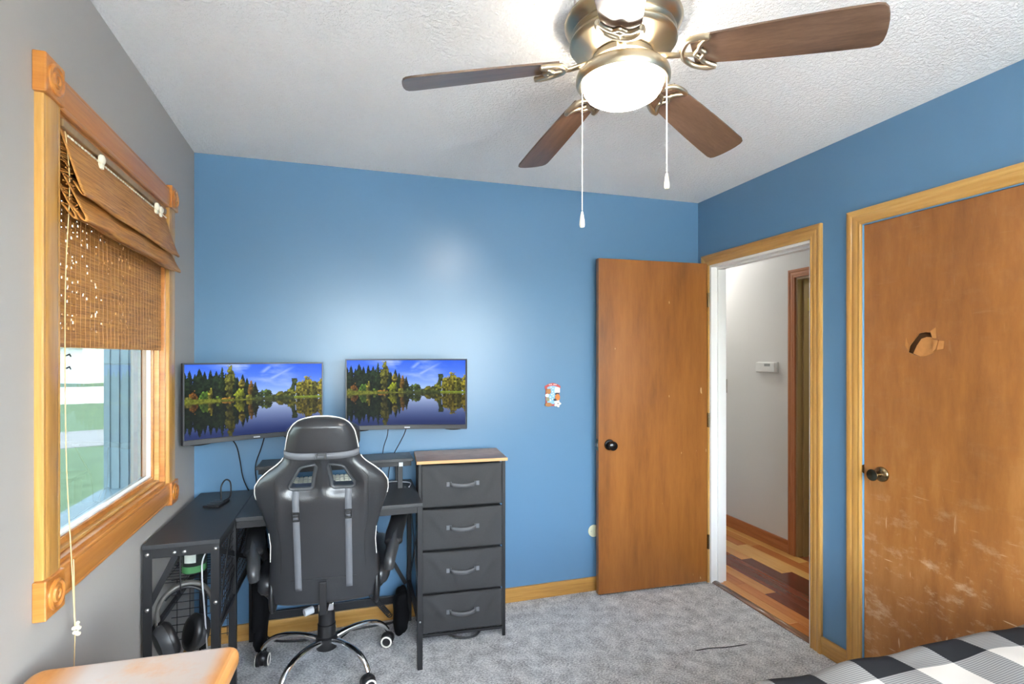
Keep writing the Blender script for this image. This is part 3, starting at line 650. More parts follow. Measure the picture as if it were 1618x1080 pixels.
for s_, ztop, zbot, off in ((-1, 2.25, 1.866, -.122), (1, 2.255, 1.975, .125)):
    px, py = off*r3[0], off*r3[1]; 
    if s_ == 1: px -= .004; py -= .02
    mb = MB(); n_b = int((ztop-zbot)/.0052)
    for k in range(n_b):
        zq = zz(ztop-k*.0052); mb.lathe([(.0006,zq+.0023),(.0019,zq+.0012),(.0019,zq-.0012),(.0006,zq-.0026)], (px,py,0), n=6, cap=False)
    ch = mb.build('pull_chain', M_wplast, fan, smooth=80)
    MB().lathe([(.002,zz(zbot+.004)),(.004,zz(zbot-.002)),(.0075,zz(zbot-.024)),(.0085,zz(zbot-.036)),(.0065,zz(zbot-.043)),(.001,zz(zbot-.045))], (px,py,0), n=20).build('pull_knob', M_cream, ch, smooth=50)

# ================================================================== BAMBOO SHADE
sh = thing('bamboo_shade', lw(0, -.93, 1.45), LA, 'half raised woven bamboo roman shade hanging in the oak window', 'window shade')
SY0, SY1 = B(-1.354), B(-.496)
sz = lambda z: z-1.45
rr = random.Random(4)
# head rail
MB().box((-.014, SY0, sz(2.008)), (.012, SY1, sz(2.028))).build('head_rail', M_dimwood, sh, bevel=.002)
# lower panel: horizontal reeds tied by threads, with small gaps that let daylight through
PX = -.010
panel = MB(); z = 1.458; nseg = 29; sl = (SY1-SY0)/nseg
while z < 2.005:
    hgt = rr.uniform(.0042, .0085)
    gap = -.0004
    dx = rr.uniform(-.0008, .0008)
    zs = z
    runs = []; st = 0
    for k in range(nseg):
        # gaps are densest towards the near edge of the shade
        if rr.random() < (.24 if k < 3 else (.20 if k < 10 else (.09 if k < 18 else .03))) and 1.50 < z < 1.83:
            if k > st: runs.append((st, k, 0))
            runs.append((k, k+1, rr.uniform(.25, .6))); st = k+1
    runs.append((st, nseg, 0))
    for a_, b_, cut in runs:
        ya = SY0+sl*a_; yb = SY0+sl*b_
        if a_ == 0: ya -= rr.uniform(0, .004)
        if b_ == nseg: yb += rr.uniform(0, .003)
        if cut:   # a notch in the reed leaves a small hole
            m_ = ya+sl*rr.uniform(.3, .7); hw_ = rr.uniform(.0028, .0055)
            panel.box((PX-.0012+dx, ya, sz(zs)), (PX+.0012+dx, m_-hw_, sz(zs+hgt))); panel.box((PX-.0012+dx, m_+hw_, sz(zs)), (PX+.0012+dx, yb, sz(zs+hgt)))
        else: panel.box((PX-.0012+dx, ya, sz(zs)), (PX+.0012+dx, yb, sz(zs+hgt)))
    z += hgt+gap
pn = panel.build('shade_panel', M_bamboo, sh); pn['kind'] = 'stuff'
th_ = MB()
for k in range(nseg+1):
    yy = SY0+sl*k; th_.tube([(PX+.0022, yy+.0015*math.sin(q*2.2), sz(1.458+.355*q/12)) for q in range(13)], .0005, 4)
q_ = th_.build('thread', plain('shade_thread', srgb(170, 128, 76), .8), sh); q_['kind'] = 'stuff'
# top flap and gathered folds: thick curved bamboo sheets
def sheet(name, prof, thick=.0028, wob=.0022, parent=sh, y0=SY0, y1=SY1):
    prof = smoothpath([(a_, 0, b_) for a_, b_ in prof], 5); nv = len(prof)
    def fn(u, v):
        q = prof[min(nv-1, int(round(v*(nv-1))))]; yy = y0+(y1-y0)*u
        return (q.x+wob*math.sin(yy*23+v*5)+.006*(u-.5)*v*0, yy, sz(q.z)+wob*.8*math.sin(yy*17+v*9)-.008*v*(u-.4))
    return MB().grid(fn, 60, nv).build(name, M_bamboo, parent, smooth=70, solid=thick)
sheet('shade_flap', [(.000,2.010),(.010,1.985),(.024,1.940),(.038,1.895),(.050,1.858),(.055,1.846),(.052,1.840),(.044,1.846),(.030,1.870)])
sheet('shade_fold', [(.006,1.900),(.020,1.872),(.036,1.838),(.052,1.804),(.060,1.788),(.058,1.778),(.048,1.780),(.032,1.800),(.014,1.822)], wob=.003)
sheet('shade_fold', [(.002,1.868),(.014,1.838),(.030,1.806),(.038,1.790),(.034,1.782),(.022,1.790),(.004,1.812)], wob=.003)
# reed ends bundle at the near edge
mb = MB()
for k in range(46):
    zq = 1.80+k*.0046; xq = .004+.042*max(0, (2.0-zq))/.2; mb.tube([(xq*rr.uniform(.2,1), SY0-.004, sz(zq)), (xq*rr.uniform(.4,1), SY0+.02, sz(zq+rr.uniform(-.003,.003)))], .0016, 5)
q_ = mb.build('reed_end', M_bamboo, sh); q_['kind'] = 'stuff'
# binding stitches under the head rail
mb = MB()
for k in range(44):
    yy = SY0+.02+k*(SY1-SY0-.04)/43; mb.box((.0125, yy, sz(1.990)), (.0145, yy+.012, sz(1.9945)))
q_ = mb.build('stitching', M_cream, sh); q_['kind'] = 'stuff'
for yy in (B(-1.150), B(-.655), B(-.605)):
    k = MB().lathe([(.013,-.006),(.015,-.002),(.013,.004),(.006,.007),(.001,.007)], (.022, yy, sz(1.998)), n=16, axis='x'); k.box((.014, yy-.006, sz(1.972)), (.024, yy+.008, sz(1.992)))
    k.build('cord_guide', M_cream, sh, smooth=40, bevel=.001)
cy = SY0+.010
cd = MB().tube(smoothpath([(.012,cy,sz(2.0)),(.022,cy-.002,sz(1.86)),(.012,cy,sz(1.6)),(.014,cy-.001,sz(1.2)),(.025,cy,sz(.92)),(.030,cy+.006,sz(.74))], 6), .0013, 6).build('pull_cord', M_cord, sh, smooth=80)
MB().tube(smoothpath([(.026,cy+.008,sz(.92)),(.028,cy+.008,sz(.80)),(.030,cy+.006,sz(.735)),(.026,cy+.008,sz(.60)),(.026,cy+.008,sz(.46))], 6), .0013, 6).build('pull_cord', M_cord, sh, smooth=80)
kn = MB(); 
for k in range(7): a = k*2.4; kn.ball((.032+.004*math.cos(a), cy+.008+.008*math.sin(a), sz(.742+.004*(k-3))), (.006,.007,.005), 8, 6)
kn.build('cord_knot', M_cream, sh, smooth=80)
for zq in (1.436, 1.404): MB().tube([(.014,cy,sz(zq)),(.016,cy+.012,sz(zq+.004)),(.016,cy+.018,sz(zq-.002))], .0018, 6).build('cord_hook', M_wire, sh)

# ================================================================== DESK
DTZ = .765
dk = thing('corner_desk', (-.46, 2.90, 0), 0, 'black L-shaped corner desk with metal frame under the monitors', 'desk')
dx = lambda x: x+.46
dy = lambda y: y-2.90
def dbox(nm, a, b, mat=M_black, bev=.0015): return MB().box((dx(a[0]), dy(a[1]), a[2]), (dx(b[0]), dy(b[1]), b[2])).build(nm, mat, dk, bevel=bev)
LX0, LX1, LYF = -.708, -.462, 2.152
RXE, BYF, BYB = .312, 2.412, 2.905
dbox('desk_top', (LX0, LYF, DTZ-.016), (LX1, BYB, DTZ), M_deskt, .002)
dbox('desk_top', (LX1+.002, BYF, DTZ-.016), (RXE, BYB, DTZ), M_deskt, .002)
# frame rails under the tops
for a, b in (((LX0+.004, LYF+.004, DTZ-.050), (LX1-.004, LYF+.024, DTZ-.0165)), ((LX0+.004, LYF+.024, DTZ-.040), (LX0+.022, BYB-.004, DTZ-.0165)), ((LX1-.022, LYF+.024, DTZ-.040), (LX1-.004, BYF, DTZ-.0165)),
             ((LX1+.004, BYF+.004, DTZ-.046), (RXE-.004, BYF+.024, DTZ-.0165)), ((LX0+.022, BYB-.024, DTZ-.040), (RXE-.004, BYB-.004, DTZ-.0165)), ((RXE-.026, BYF+.024, DTZ-.040), (RXE-.004, BYB-.024, DTZ-.0165))): dbox('frame_rail', a, b)
def angle_post(x, y, sx, sy, z1=DTZ-.0165, w_=.028):
    mb = MB().box((0,0,0), (w_*sx, .003*sy, z1)); mb.box((0,.003*sy,0), (.003*sx, w_*sy, z1)); 
    return mb.build('leg', M_black, dk, loc=(dx(x), dy(y), 0))
PX0, PX1 = LX0+.002, LX1-.002
angle_post(PX0, LYF+.002, 1, 1); angle_post(PX1, LYF+.002, -1, 1); angle_post(PX0, BYB-.002, 1, -1); angle_post(PX1, BYF+.03, -1, 1); angle_post(PX1, BYB-.002, -1, -1)
MB().box((0,0,0),(.024,.024,DTZ-.0165)).build('leg', M_black, dk, bevel=.002, loc=(dx(RXE-.024), dy(BYF+.002), 0))
MB().box((0,0,0),(.024,.024,DTZ-.0165)).build('leg', M_black, dk, bevel=.002, loc=(dx(RXE-.024), dy(BYB-.026), 0))
dbox('stretcher', (RXE-.022, BYF+.026, .20), (RXE-.004, BYB-.026, .225)); dbox('stretcher', (LX1, BYB-.02, .105), (RXE-.024, BYB-.004, .145))
for z_ in (.42,):
    dbox('stretcher', (LX0+.004, LYF+.03, z_), (LX0+.02, BYB-.03, z_+.018)); dbox('stretcher', (LX1-.02, LYF+.03, z_), (LX1-.004, BYB-.03, z_+.018))
# braces on the end frames
def brace(p, q, w_=.020): MB().bar((dx(p[0]), dy(p[1]), p[2]), (dx(q[0]), dy(q[1]), q[2]), .003, w_).build('brace', M_black, dk)
brace((PX0+.005, LYF+.012, .52), (LX0+.10, LYF+.012, DTZ-.05)); brace((PX1-.004, LYF+.03, .50), (PX1-.004, LYF+.20, DTZ-.05))
brace((LX1-.008, LYF+.05, .44), (LX1-.008, BYB-.05, DTZ-.06)); brace((LX1-.008, LYF+.05, DTZ-.06), (LX1-.008, BYB-.05, .44))
brace((RXE-.010, BYF+.04, .24), (RXE-.010, BYB-.04, DTZ-.06)); brace((RXE-.010, BYF+.04, DTZ-.06), (RXE-.010, BYB-.04, .24))
brace((LX1+.02, BYB-.01, .20), (LX1+.30, BYB-.01, DTZ-.06)); brace((RXE-.03, BYB-.01, .20), (RXE-.30, BYB-.01, DTZ-.06))
# bolts on the near end
for bx_, bz_ in ((PX0+.014, DTZ-.034), (LX0+.100, DTZ-.034), (LX0+.132, DTZ-.034), (PX1-.012, DTZ-.034), (PX0+.014, .535), (PX1-.012, .535)):
    MB().lathe([(.0075,.0),(.0075,-.002),(.005,-.005),(.001,-.006)], (dx(bx_), dy(LYF+.002), bz_), n=14, axis='y').build('bolt', M_steel, dk, smooth=40)
MB().lathe([(.004,.0),(.004,-.002),(.001,-.003)], (dx(RXE-.012), dy(BYF+.002), .22), n=10, axis='y').build('bolt', M_steel, dk, smooth=40)
# wire shelf and wire side grid in the left wing
def wires(nm, segs, r=.0016): 
    mb = MB()
    for p, q in segs: mb.tube([(dx(p[0]),dy(p[1]),p[2]),(dx(q[0]),dy(q[1]),q[2])], r, 5)
    o = mb.build(nm, M_black, dk); o['kind'] = 'stuff'; return o
segs = [((LX0+.01, y_, .570), (LX1-.01, y_, .570)) for y_ in np.arange(2.30, 2.88, .03)]+[((x_, 2.29, .568), (x_, 2.88, .568)) for x_ in (LX0+.02, LX0+.09, LX0+.16, LX1-.02)]
wires('wire_shelf', segs)
segs = [((LX1-.012, y_, .44), (LX1-.012, y_, DTZ-.05)) for y_ in np.arange(2.20, 2.88, .028)]+[((LX1-.012, 2.19, z_), (LX1-.012, 2.88, z_)) for z_ in np.arange(.45, .72, .028)]
wires('wire_grid', segs)
segs = [((LX0+.02, 2.40, z_), (LX1-.02, 2.40, z_)) for z_ in np.arange(.30, .54, .03)]+[((x_, 2.40, .29), (x_, 2.40, .54)) for x_ in np.arange(LX0+.04, LX1-.02, .045)]
wires('wire_grid', segs)
# monitor shelf standing on the desk
sf = thing('monitor_shelf', (-.06, 2.80, DTZ), 0, 'low black shelf riser standing on the desk against the wall', 'shelf')
MB().box((-.37, -.095, .135), (.362, .09, .150)).build('shelf_board', M_deskt, sf, bevel=.002)
MB().box((-.36, -.088, .112), (.352, -.073, .1348)).build('shelf_rail', M_black, sf, bevel=.001); MB().box((-.36, .07, .112), (.352, .085, .1348)).build('shelf_rail', M_black, sf, bevel=.001)
for xx in (-.345, .285):
    for yy in (-.086, .066): MB().box((xx, yy, 0), (xx+.024, yy+.018, .1118)).build('leg', M_black, sf, bevel=.001)
MB().box((.290, -.0935, .112), (.310, -.0882, .132)).build('corner_cap', M_greyc, sf, bevel=.001)

# ================================================================== MONITORS
def picture(nu, nv):
    """lake and forest wallpaper, sRGB 0..1, rows from the top"""
    U, V = np.meshgrid(np.linspace(0,1,nu), np.linspace(0,1,nv)); rs = np.random.RandomState(3)
    def fbm(x, y, sc, oct_=4, seed=0):
        out = np.zeros_like(x); amp = .5; 
        for o_ in range(oct_):
            r_ = np.random.RandomState(seed*17+o_); g = r_.rand(64, 64); X = x*sc*2**o_; Y = y*sc*2**o_
            xi = np.floor(X).astype(int); yi = np.floor(Y).astype(int); fx = X-xi; fy = Y-yi; fx = fx*fx*(3-2*fx); fy = fy*fy*(3-2*fy)
            a_ = g[yi % 64, xi % 64]; b_ = g[yi % 64, (xi+1) % 64]; c_ = g[(yi+1) % 64, xi % 64]; d_ = g[(yi+1) % 64, (xi+1) % 64]
            out += amp*((a_*(1-fx)+b_*fx)*(1-fy)+(c_*(1-fx)+d_*fx)*fy); amp *= .5
        return out
    HZ = .50
    def lerp(a_, b_, t): return np.array(a_)[None,None,:]*(1-t[...,None])+np.array(b_)[None,None,:]*t[...,None]
    def sky_(U, V):
        t = np.clip(V/HZ, 0, 1)
        c = lerp((58,108,236), (196,220,252), t**1.5); c = c*(1-.28*(U**1.5*(1-t))[...,None])+np.array((40,90,245))*(.28*(U**1.5*(1-t))[...,None])
        m = np.clip((fbm(U*1.4+V*1.8+3, V*3-U*1.6+3, 2.6, 5, 2)-.40)*3.2, 0, 1)*np.exp(-((U-.48)/.28)**2)*(1-t)**.3
        for (x0,y0,x1,y1,w_) in ((.56,.26,.80,.02,.020),(.53,.14,.62,.0,.018)):
            d = ((U-x0)*(y1-y0)-(V-y0)*(x1-x0))/math.hypot(x1-x0,y1-y0); s = ((U-x0)*(x1-x0)+(V-y0)*(y1-y0))/((x1-x0)**2+(y1-y0)**2)
            m = np.maximum(m, .6*np.exp(-(d/w_)**2)*np.clip(s*4,0,1)*np.clip((1-s)*3,0,1))
        return c*(1-.75*m[...,None])+np.array((235,240,255))*(.75*m[...,None])
    img = sky_(U, V); n1 = fbm(U*1.8, V, 40, 3, 5); n2 = fbm(U*1.8, V, 16, 3, 6); jag = fbm(U*1.8, V*.6, 70, 2, 9)
    trees = []
    def T(u, top, hw, kind, col, base=HZ): trees.append((u, top, hw, kind, col, base))
    dk_ = (26,38,22); dk2 = (34,48,24)
    for u, top, hw in ((.02,.17,.12),(.12,.16,.12),(.20,.15,.12),(.30,.18,.12),(.40,.22,.10),(.0,.10,.07),(.035,.075,.06),(.07,.12,.06),(.10,.05,.075),(.135,.09,.06),(.175,.07,.06),(.215,.085,.06),(.235,.13,.06),(.28,.12,.06),(.34,.15,.06)): T(u, top, hw, 'c', dk_)
    T(.255,.03,.045,'c',dk2); T(.31,.02,.036,'d',(104,104,38)); T(.36,.17,.05,'c',dk_); T(.40,.135,.05,'c',dk_); T(.395,.20,.030,'d',(110,100,36)); T(.43,.19,.045,'c',dk_)
    T(.465,.25,.028,'d',(104,76,26)); T(.492,.245,.040,'c',(44,50,24)); T(.53,.38,.03,'d',(66,82,44)); T(.585,.365,.040,'d',(74,92,40)); T(.63,.44,.03,'d',(86,96,60))
    T(.68,.40,.035,'d',(120,120,40)); T(.73,.38,.035,'d',(96,104,44)); T(.765,.34,.03,'d',(110,112,40)); T(.785,.215,.028,'p',(50,60,34)); T(.83,.26,.045,'d',(128,122,38)); T(.885,.20,.05,'d',(120,112,36)); T(.945,.24,.045,'d',(116,114,40)); T(1.0,.235,.04,'d',(134,124,40))
    T(.06,.36,.03,'d',(140,92,30)); T(.135,.355,.034,'d',(86,124,40)); T(.175,.33,.020,'d',(128,122,42)); T(.02,.43,.04,'d',(120,118,50)); T(.22,.44,.03,'d',(96,120,40)); T(.38,.345,.044,'d',(132,142,34)); T(.445,.43,.03,'d',(110,110,36)); T(.29,.46,.05,'d',(150,110,40))
    def forest(U, V, img):
        for (u, top, hw, kind, col, base) in trees:
            hgt = base-top
            if kind == 'c': t = np.clip((V-top)/hgt, -1, 2); wdt = hw*np.clip(t,0,1)**.8*(.35+.8*jag+.5*n1) ; m = (np.abs(U-u) < wdt) & (V > top) & (V < base+.01)
            elif kind == 'p':
                m = ((np.abs(U-u) < hw*(.35+1.0*n1)) & (V > top) & (V < top+hgt*.38)) | ((np.abs(U-u-.0) < .004) & (V > top) & (V < base)) | ((np.abs(U-u+.012) < hw*.7*n1*1.4) & (V > top+hgt*.3) & (V < top+hgt*.6))
            else:
                cy_ = (top+base)/2; ed = .45+.5*n2+.65*(n1-.25); q = ((U-u)/(hw*ed*1.12))**2+((V-cy_-.04*hgt)/(hgt*.60*ed*1.12))**2; m = (q < 1) & (V < base+.01)
            sh_ = (.05+1.9*n1**1.15)*(1.12-.25*np.clip((U-u)/hw, -1, 1))*(.75+.5*np.clip((base-V)/max(hgt,.01),0,1))
            img = np.where(m[...,None], np.array(col)*(.84 if kind == 'd' else 1.0)*sh_[...,None], img)
        return img
    img = forest(U, V, img)
    m = (V > HZ-.020-.02*n2) & (V < HZ) & (U > .46) & (U < .80); img = np.where(m[...,None], np.array((70,80,40))*(.4+1.1*n1)[...,None], img)
    bank = HZ-.035*np.clip(1-U/.55, 0, 1)-.01*n2; bl = HZ+.028*np.clip(1-U/.5, 0, 1)**1.2
    m = (V > bank) & (V < bl) & (U < .48); img = np.where(m[...,None], np.array((112,118,36))*(.5+.95*n1)[...,None], img)
    m = (V > HZ-.022) & (V < HZ) & (U > .78); img = np.where(m[...,None], np.array((128,146,44))*(.75+.5*n1)[...,None], img)
    # water: reflection, stretched and darkened
    Vr = HZ-(V-HZ)*.92; rip = (fbm(U, V*8, 18, 2, 11)-.5)*.006
    ri = np.clip(((Vr)*(nv-1)).astype(int), 0, nv-1); ui = np.clip(((U+rip)*(nu-1)).astype(int), 0, nu-1)
    refl = img[ri, ui]; wt = np.clip((V-HZ)/(1-HZ), 0, 1)
    lum = refl.mean(-1, keepdims=True); skyish = (refl[...,2:3] > 130).astype(float)
    wcol = lerp((196,212,244), (40,54,108), np.clip(wt*1.1, 0, 1)**.85)
    refl2 = skyish*(wcol*.88+refl*.12*(1-wt[...,None]))+(1-skyish)*(refl*np.array((.80,.74,.62))*(1.0-.35*wt[...,None])+np.array((4,6,8)))
    m = V > np.where(U < .48, bl, HZ); img = np.where(m[...,None], refl2, img)
    return np.clip(img/255, 0, 1)
NU, NV = 360, 200
PIC = picture(NU, NV)[::-1]           # rows from the bottom
PL = np.where(PIC <= .04045, PIC/12.92, ((PIC+.055)/1.055)**2.4)
MWID, MHGT, RC = .612, .362, 1.5
def cpt(s, z, d=0):
    """point on the curved face; s across, d behind the face (concave side faces -y)"""
    a = s/RC; return ((RC+d)*math.sin(a), (RC+d)*math.cos(a)-RC, z)
def make_monitor(label, loc, rz):
    t = thing('curved_monitor', loc, rz, label, 'monitor', 'two monitors over the desk')
    b0 = .020
    sm = MB().grid(lambda u, v: cpt((u-.5)*(MWID-.012), b0+.003+v*(MHGT-b0-.010), .0005), NU, NV).build('screen', M_screen, t, smooth=80)
    ca = sm.data.color_attributes.new('picture', 'FLOAT_COLOR', 'POINT')
    ca.data.foreach_set('color', np.concatenate([PL.reshape(-1,3), np.ones((NU*NV,1))], 1).astype(np.float32).ravel())
    def shell(nm, s0, s1, z0, z1, d0, d1, mat=M_screenb, n=24, bev=.0015):
        mb = MB(); vs_ = []
        for i in range(n+1):
            s = s0+(s1-s0)*i/n; vs_ += [cpt(s,z0,d0), cpt(s,z0,d1), cpt(s,z1,d1), cpt(s,z1,d0)]
        fs = [(i*4+k, i*4+(k+1) % 4, (i+1)*4+(k+1) % 4, (i+1)*4+k) for i in range(n) for k in range(4)]+[(3,2,1,0), (n*4,n*4+1,n*4+2,n*4+3)]
        return mb.add(vs_, fs).build(nm, mat, t, smooth=35, bevel=bev)
    hw = MWID/2
    shell('back_cover', -hw, hw, 0, MHGT, .003, .022, M_blackp)
    shell('bezel', -hw, hw, MHGT-.006, MHGT, -.003, .0029); shell('bezel', -hw, hw, 0, .021, -.004, .0029, M_gplastic); shell('bezel', -hw, -hw+.006, .021, MHGT-.006, -.003, .0029, n=2); shell('bezel', hw-.006, hw, .021, MHGT-.006, -.003, .0029, n=2)
    # swelling behind the bottom edge
    for s0 in (-.235, .235):
        MB().ball(cpt(s0, .006, .014), (.055,.010,.014), 20, 8).build('rear_bulge', M_blackp, t, smooth=60)
    MB().ball(cpt(0, MHGT*.5, .050), (.18,.022,.12), 24, 12, .6).build('rear_hump', M_blackp, t, smooth=60)
    MB().box((-.014,-.0065,.007),(.014,-.0035,.012)).build('badge', M_greyc, t)
    return t
def put_monitor(p, q, z, label):
    p, q = Vector(p), Vector(q); mid = (p+q)/2; d = q-p; rz = math.atan2(d.y, d.x)
    nrm = Vector((-math.sin(rz), math.cos(rz))); sag = RC*(1-math.cos(MWID/2/RC))
    return make_monitor(label, (mid.x+nrm.x*sag, mid.y+nrm.y*sag, z), rz), rz
mA, rzA = put_monitor((-.697, 2.606), (-.145, 2.826), 1.043, 'curved monitor showing a lake scene, angled in the corner beside the window')
mB, rzB = put_monitor((-.025, 2.770), (.565, 2.661), 1.060, 'curved monitor showing a lake scene, above the drawer unit')
def mount(mon, rz, wallx, z):
    """articulated wall arm behind a monitor"""
    inv = (Matrix.Translation(mon.location) @ Matrix.Rotation(rz, 4, 'Z')).inverted()
    a = inv @ Vector((wallx, YB-.004, z)); b = Vector((0, .075, MHGT*.5)); m_ = (a+b)/2
    ar = MB(); ar.box((-.05,.058,MHGT*.5-.05),(.05,.064,MHGT*.5+.05)); ar.tube([(0,.062,MHGT*.5),(b.x,b.y,b.z),(a.x,a.y,a.z)], .011, 8)
    ar.build('mount_arm', M_black, mon, smooth=40)
mount(mA, rzA, -.42, 1.225); mount(mB, rzB, .27, 1.245)

# ================================================================== DRAWER UNIT
du = thing('drawer_unit', (.546, 2.735, 0), rad(-4.0), 'black metal unit with four grey fabric drawers and rustic wooden top', 'drawer unit')
hw, hd = .213, .125
MB().box((-.228, -.150, .902), (.228, .142, .918)).build('top_board', M_rustic, du, bevel=.001)
ed = MB().box((-.229, -.1515, .9025), (.229, -.1502, .9175)); ed.box((-.2295, -.1502, .9025), (-.2282, .142, .9175)); ed.build('edge_band', M_edge, du)
for sx in (-1, 1):
    for sy in (-1, 1): MB().box((sx*hw-.008, sy*hd-.008, 0), (sx*hw+.008, sy*hd+.008, .9018)).build('leg', M_black, du, bevel=.002)
for z_ in (.045,):
    for sy in (-1, 1): MB().box((-hw+.008, sy*hd-.006, z_-.008), (hw-.008, sy*hd+.006, z_+.004)).build('rail', M_black, du, bevel=.001)
    for sx in (-1, 1): MB().box((sx*hw-.006, -hd+.008, z_-.008), (sx*hw+.006, hd-.008, z_+.004)).build('rail', M_black, du, bevel=.001)
rq = random.Random(5)
def make_drawer(z0, z1, seed):
    r_ = random.Random(seed); h_ = z1-z0; w_ = hw-.010
    dr = MB().box((-w_, -hd+.004, z0+.006), (w_, hd-.012, z1-.010)).build('drawer', M_fabric, du, bevel=.003)
    ph = [r_.uniform(0, 6) for _ in range(6)]
    def fn(u, v):
        x_ = -w_-.002+(2*w_+.004)*u; z_ = z0+.002+(h_-.006)*v
        b_ = .011*(math.sin(PI*u)**.6)*(math.sin(PI*v)**.5)
        e_ = min(u, 1-u)
        # drag wrinkles running in from the upper corners
        k = .009*math.exp(-((u-.08-.35*(1-v))/.05)**2)*v+.009*math.exp(-((u-.94+.28*(1-v))/.06)**2)*v+.006*math.exp(-((u-.75+.4*(1-v))/.04)**2)*v
        k += .0015*math.sin(9*u+4*v+ph[0])+.001*math.sin(17*u-11*v+ph[1])
        sag = -.004*math.sin(PI*u)*v*(.6+.6*math.sin(ph[2]))
        return (x_, -hd-.004-b_-k*math.sin(PI*v)*1.6, z_+sag)
    fr = MB().grid(fn, 41, 25).build('drawer_front', M_fabric, dr, smooth=80, solid=.003)
    zc = z0+h_*.53
    for sx in (-1, 1): MB().box((sx*.070-.013, -hd-.0205, zc-.010), (sx*.070+.013, -hd-.0150, zc+.012)).build('handle_patch', M_strap, dr, bevel=.001)
    hp = [(-.066,-hd-.021,zc+.002)]+[(-.066+.132*i/10, -hd-.024-.022*math.sin(PI*i/10), zc-.001-.004*math.sin(PI*i/10)) for i in range(1,10)]+[(.066,-hd-.021,zc+.002)]
    hm = MB(); vs_ = []
    for q in hp: vs_ += [(q[0],q[1],q[2]+.010),(q[0],q[1],q[2]-.010)]
    hm.add(vs_, [(i*2,i*2+2,i*2+3,i*2+1) for i in range(len(hp)-1)]).build('handle', plain('handle_web%d' % seed, srgb(84,85,88), .6), dr, smooth=80, solid=.0025)
for k, (a_, b_) in enumerate(((.680,.897),(.467,.676),(.252,.463),(.054,.248))): make_drawer(a_, b_, k+2)
MB().tube(smoothpath([(-.09,-.09,.030),(-.02,-.12,.012),(.06,-.12,.010),(.10,-.10,.030)], 6), .005, 8).build('loose_strap', M_wire, du, smooth=60)

# ================================================================== GAMING CHAIR
M_armg = plain('arm_grey', srgb(48, 49, 51), .36)
CHX, CHY = -.11, 2.575
ch = thing('gaming_chair', (CHX, CHY, 0), rad(-3), 'black leather gaming chair with cream piping and chrome star base', 'chair')
REC = rad(12); UC = .022
def bk(u, v, w):  # backrest frame: u across, v up the back, w out of the rear face
    return (UC+u, -.262-v*math.sin(REC)-w*math.cos(REC), .425+v*math.cos(REC)-w*math.sin(REC))
OUT = [(-.004,.150),(.0,.180),(.012,.205),(.05,.214),(.12,.214),(.20,.207),(.27,.203),(.33,.208),(.40,.226),(.45,.243),(.49,.250),(.52,.248),(.55,.230),(.58,.198),(.605,.165),(.625,.146),(.65,.137),(.70,.129),(.735,.121),(.762,.106),(.780,.086),(.790,.060),(.7945,.020)]
ov = [a for a, b in OUT]; ow = [b for a, b in OUT]
def hwid(v): return float(np.interp(v, ov, ow))
HOLE = [(.030,.606),(.072,.597),(.081,.590),(.116,.530),(.114,.519),(.104,.515),(.046,.516),(.038,.522),(.034,.555),(.026,.596)]
def pdist(u, v, poly):
    best = 9; ins = False; n_ = len(poly)
    for i in range(n_):
        (x1,y1),(x2,y2) = poly[i], poly[(i+1) % n_]; L2 = (x2-x1)**2+(y2-y1)**2
        t = max(0, min(1, ((u-x1)*(x2-x1)+(v-y1)*(y2-y1))/L2)); best = min(best, math.hypot(u-x1-t*(x2-x1), v-y1-t*(y2-y1)))
        if (y1 > v) != (y2 > v) and u < (x2-x1)*(v-y1)/(y2-y1)+x1: ins = not ins
    return -best if ins else best
def rear(u, v, s=None):
    """height of the rear face"""
    h_ = hwid(v); s = max(-1, min(1, u/h_)) if s is None else s
    base = .046*(max(0, 1-abs(s)**3.2))**.5
    base *= min(1, max(0, (.797-v)/.03))**.5*min(1, max(0, (v+.008)/.03))**.5
    d = min(pdist(abs(u), v, HOLE), .2)
    base *= 1-.50*math.exp(-(max(d, 0)/.030)**2)
    base += .004*math.exp(-((v-.635)/.02)**2)*-1 + .006*math.exp(-((abs(u)-.165)/.02)**2)*math.exp(-((v-.40)/.15)**2)
    base += .0022*noise.noise((u*14, v*9, 3))*(1-abs(s)**4)
    return max(base, .0)
vr = np.concatenate([np.linspace(-.004, .05, 8), np.linspace(.06, .74, 86), np.linspace(.748, .794, 10)]); ss = np.sin(np.linspace(-PI/2, PI/2, 65))
mb = MB(); nu_ = len(ss)
vsr = [bk(s*hwid(v), v, rear(s*hwid(v), v, s)) for v in vr for s in ss]; vsf = [bk(s*hwid(v), v, -.75*rear(s*hwid(v)*.98, v, s)-.0005) for v in vr for s in ss]
ncell = len(vsr); fs = []
nr = len(vr)
for j in range(nr-1):
    for i in range(nu_-1):
        a = j*nu_+i; fs.append((a, a+1, a+nu_+1, a+nu_)); fs.append((ncell+a, ncell+a+nu_, ncell+a+nu_+1, ncell+a+1))
    fs.append((j*nu_, (j+1)*nu_, ncell+(j+1)*nu_, ncell+j*nu_)); fs.append((j*nu_+nu_-1, ncell+j*nu_+nu_-1, ncell+(j+1)*nu_+nu_-1, (j+1)*nu_+nu_-1))
for i in range(nu_-1):
    fs.append((i, ncell+i, ncell+i+1, i+1)); a = (nr-1)*nu_+i; fs.append((a, a+1, ncell+a+1, ncell+a))
back = mb.add(vsr+vsf, fs).build('backrest', M_leather, ch, smooth=60)
cut = MB()
for sg in (1, -1):
    pl = [(sg*a, b) for a, b in HOLE]; n_ = len(pl)
    cut.add([bk(a, b, .12) for a, b in pl]+[bk(a, b, -.12) for a, b in pl], [tuple(range(n_)), tuple(range(2*n_-1, n_-1, -1))]+[(i, n_+i, n_+(i+1) % n_, (i+1) % n_) for i in range(n_)])
co_ = cut.build('cutter', M_leather)
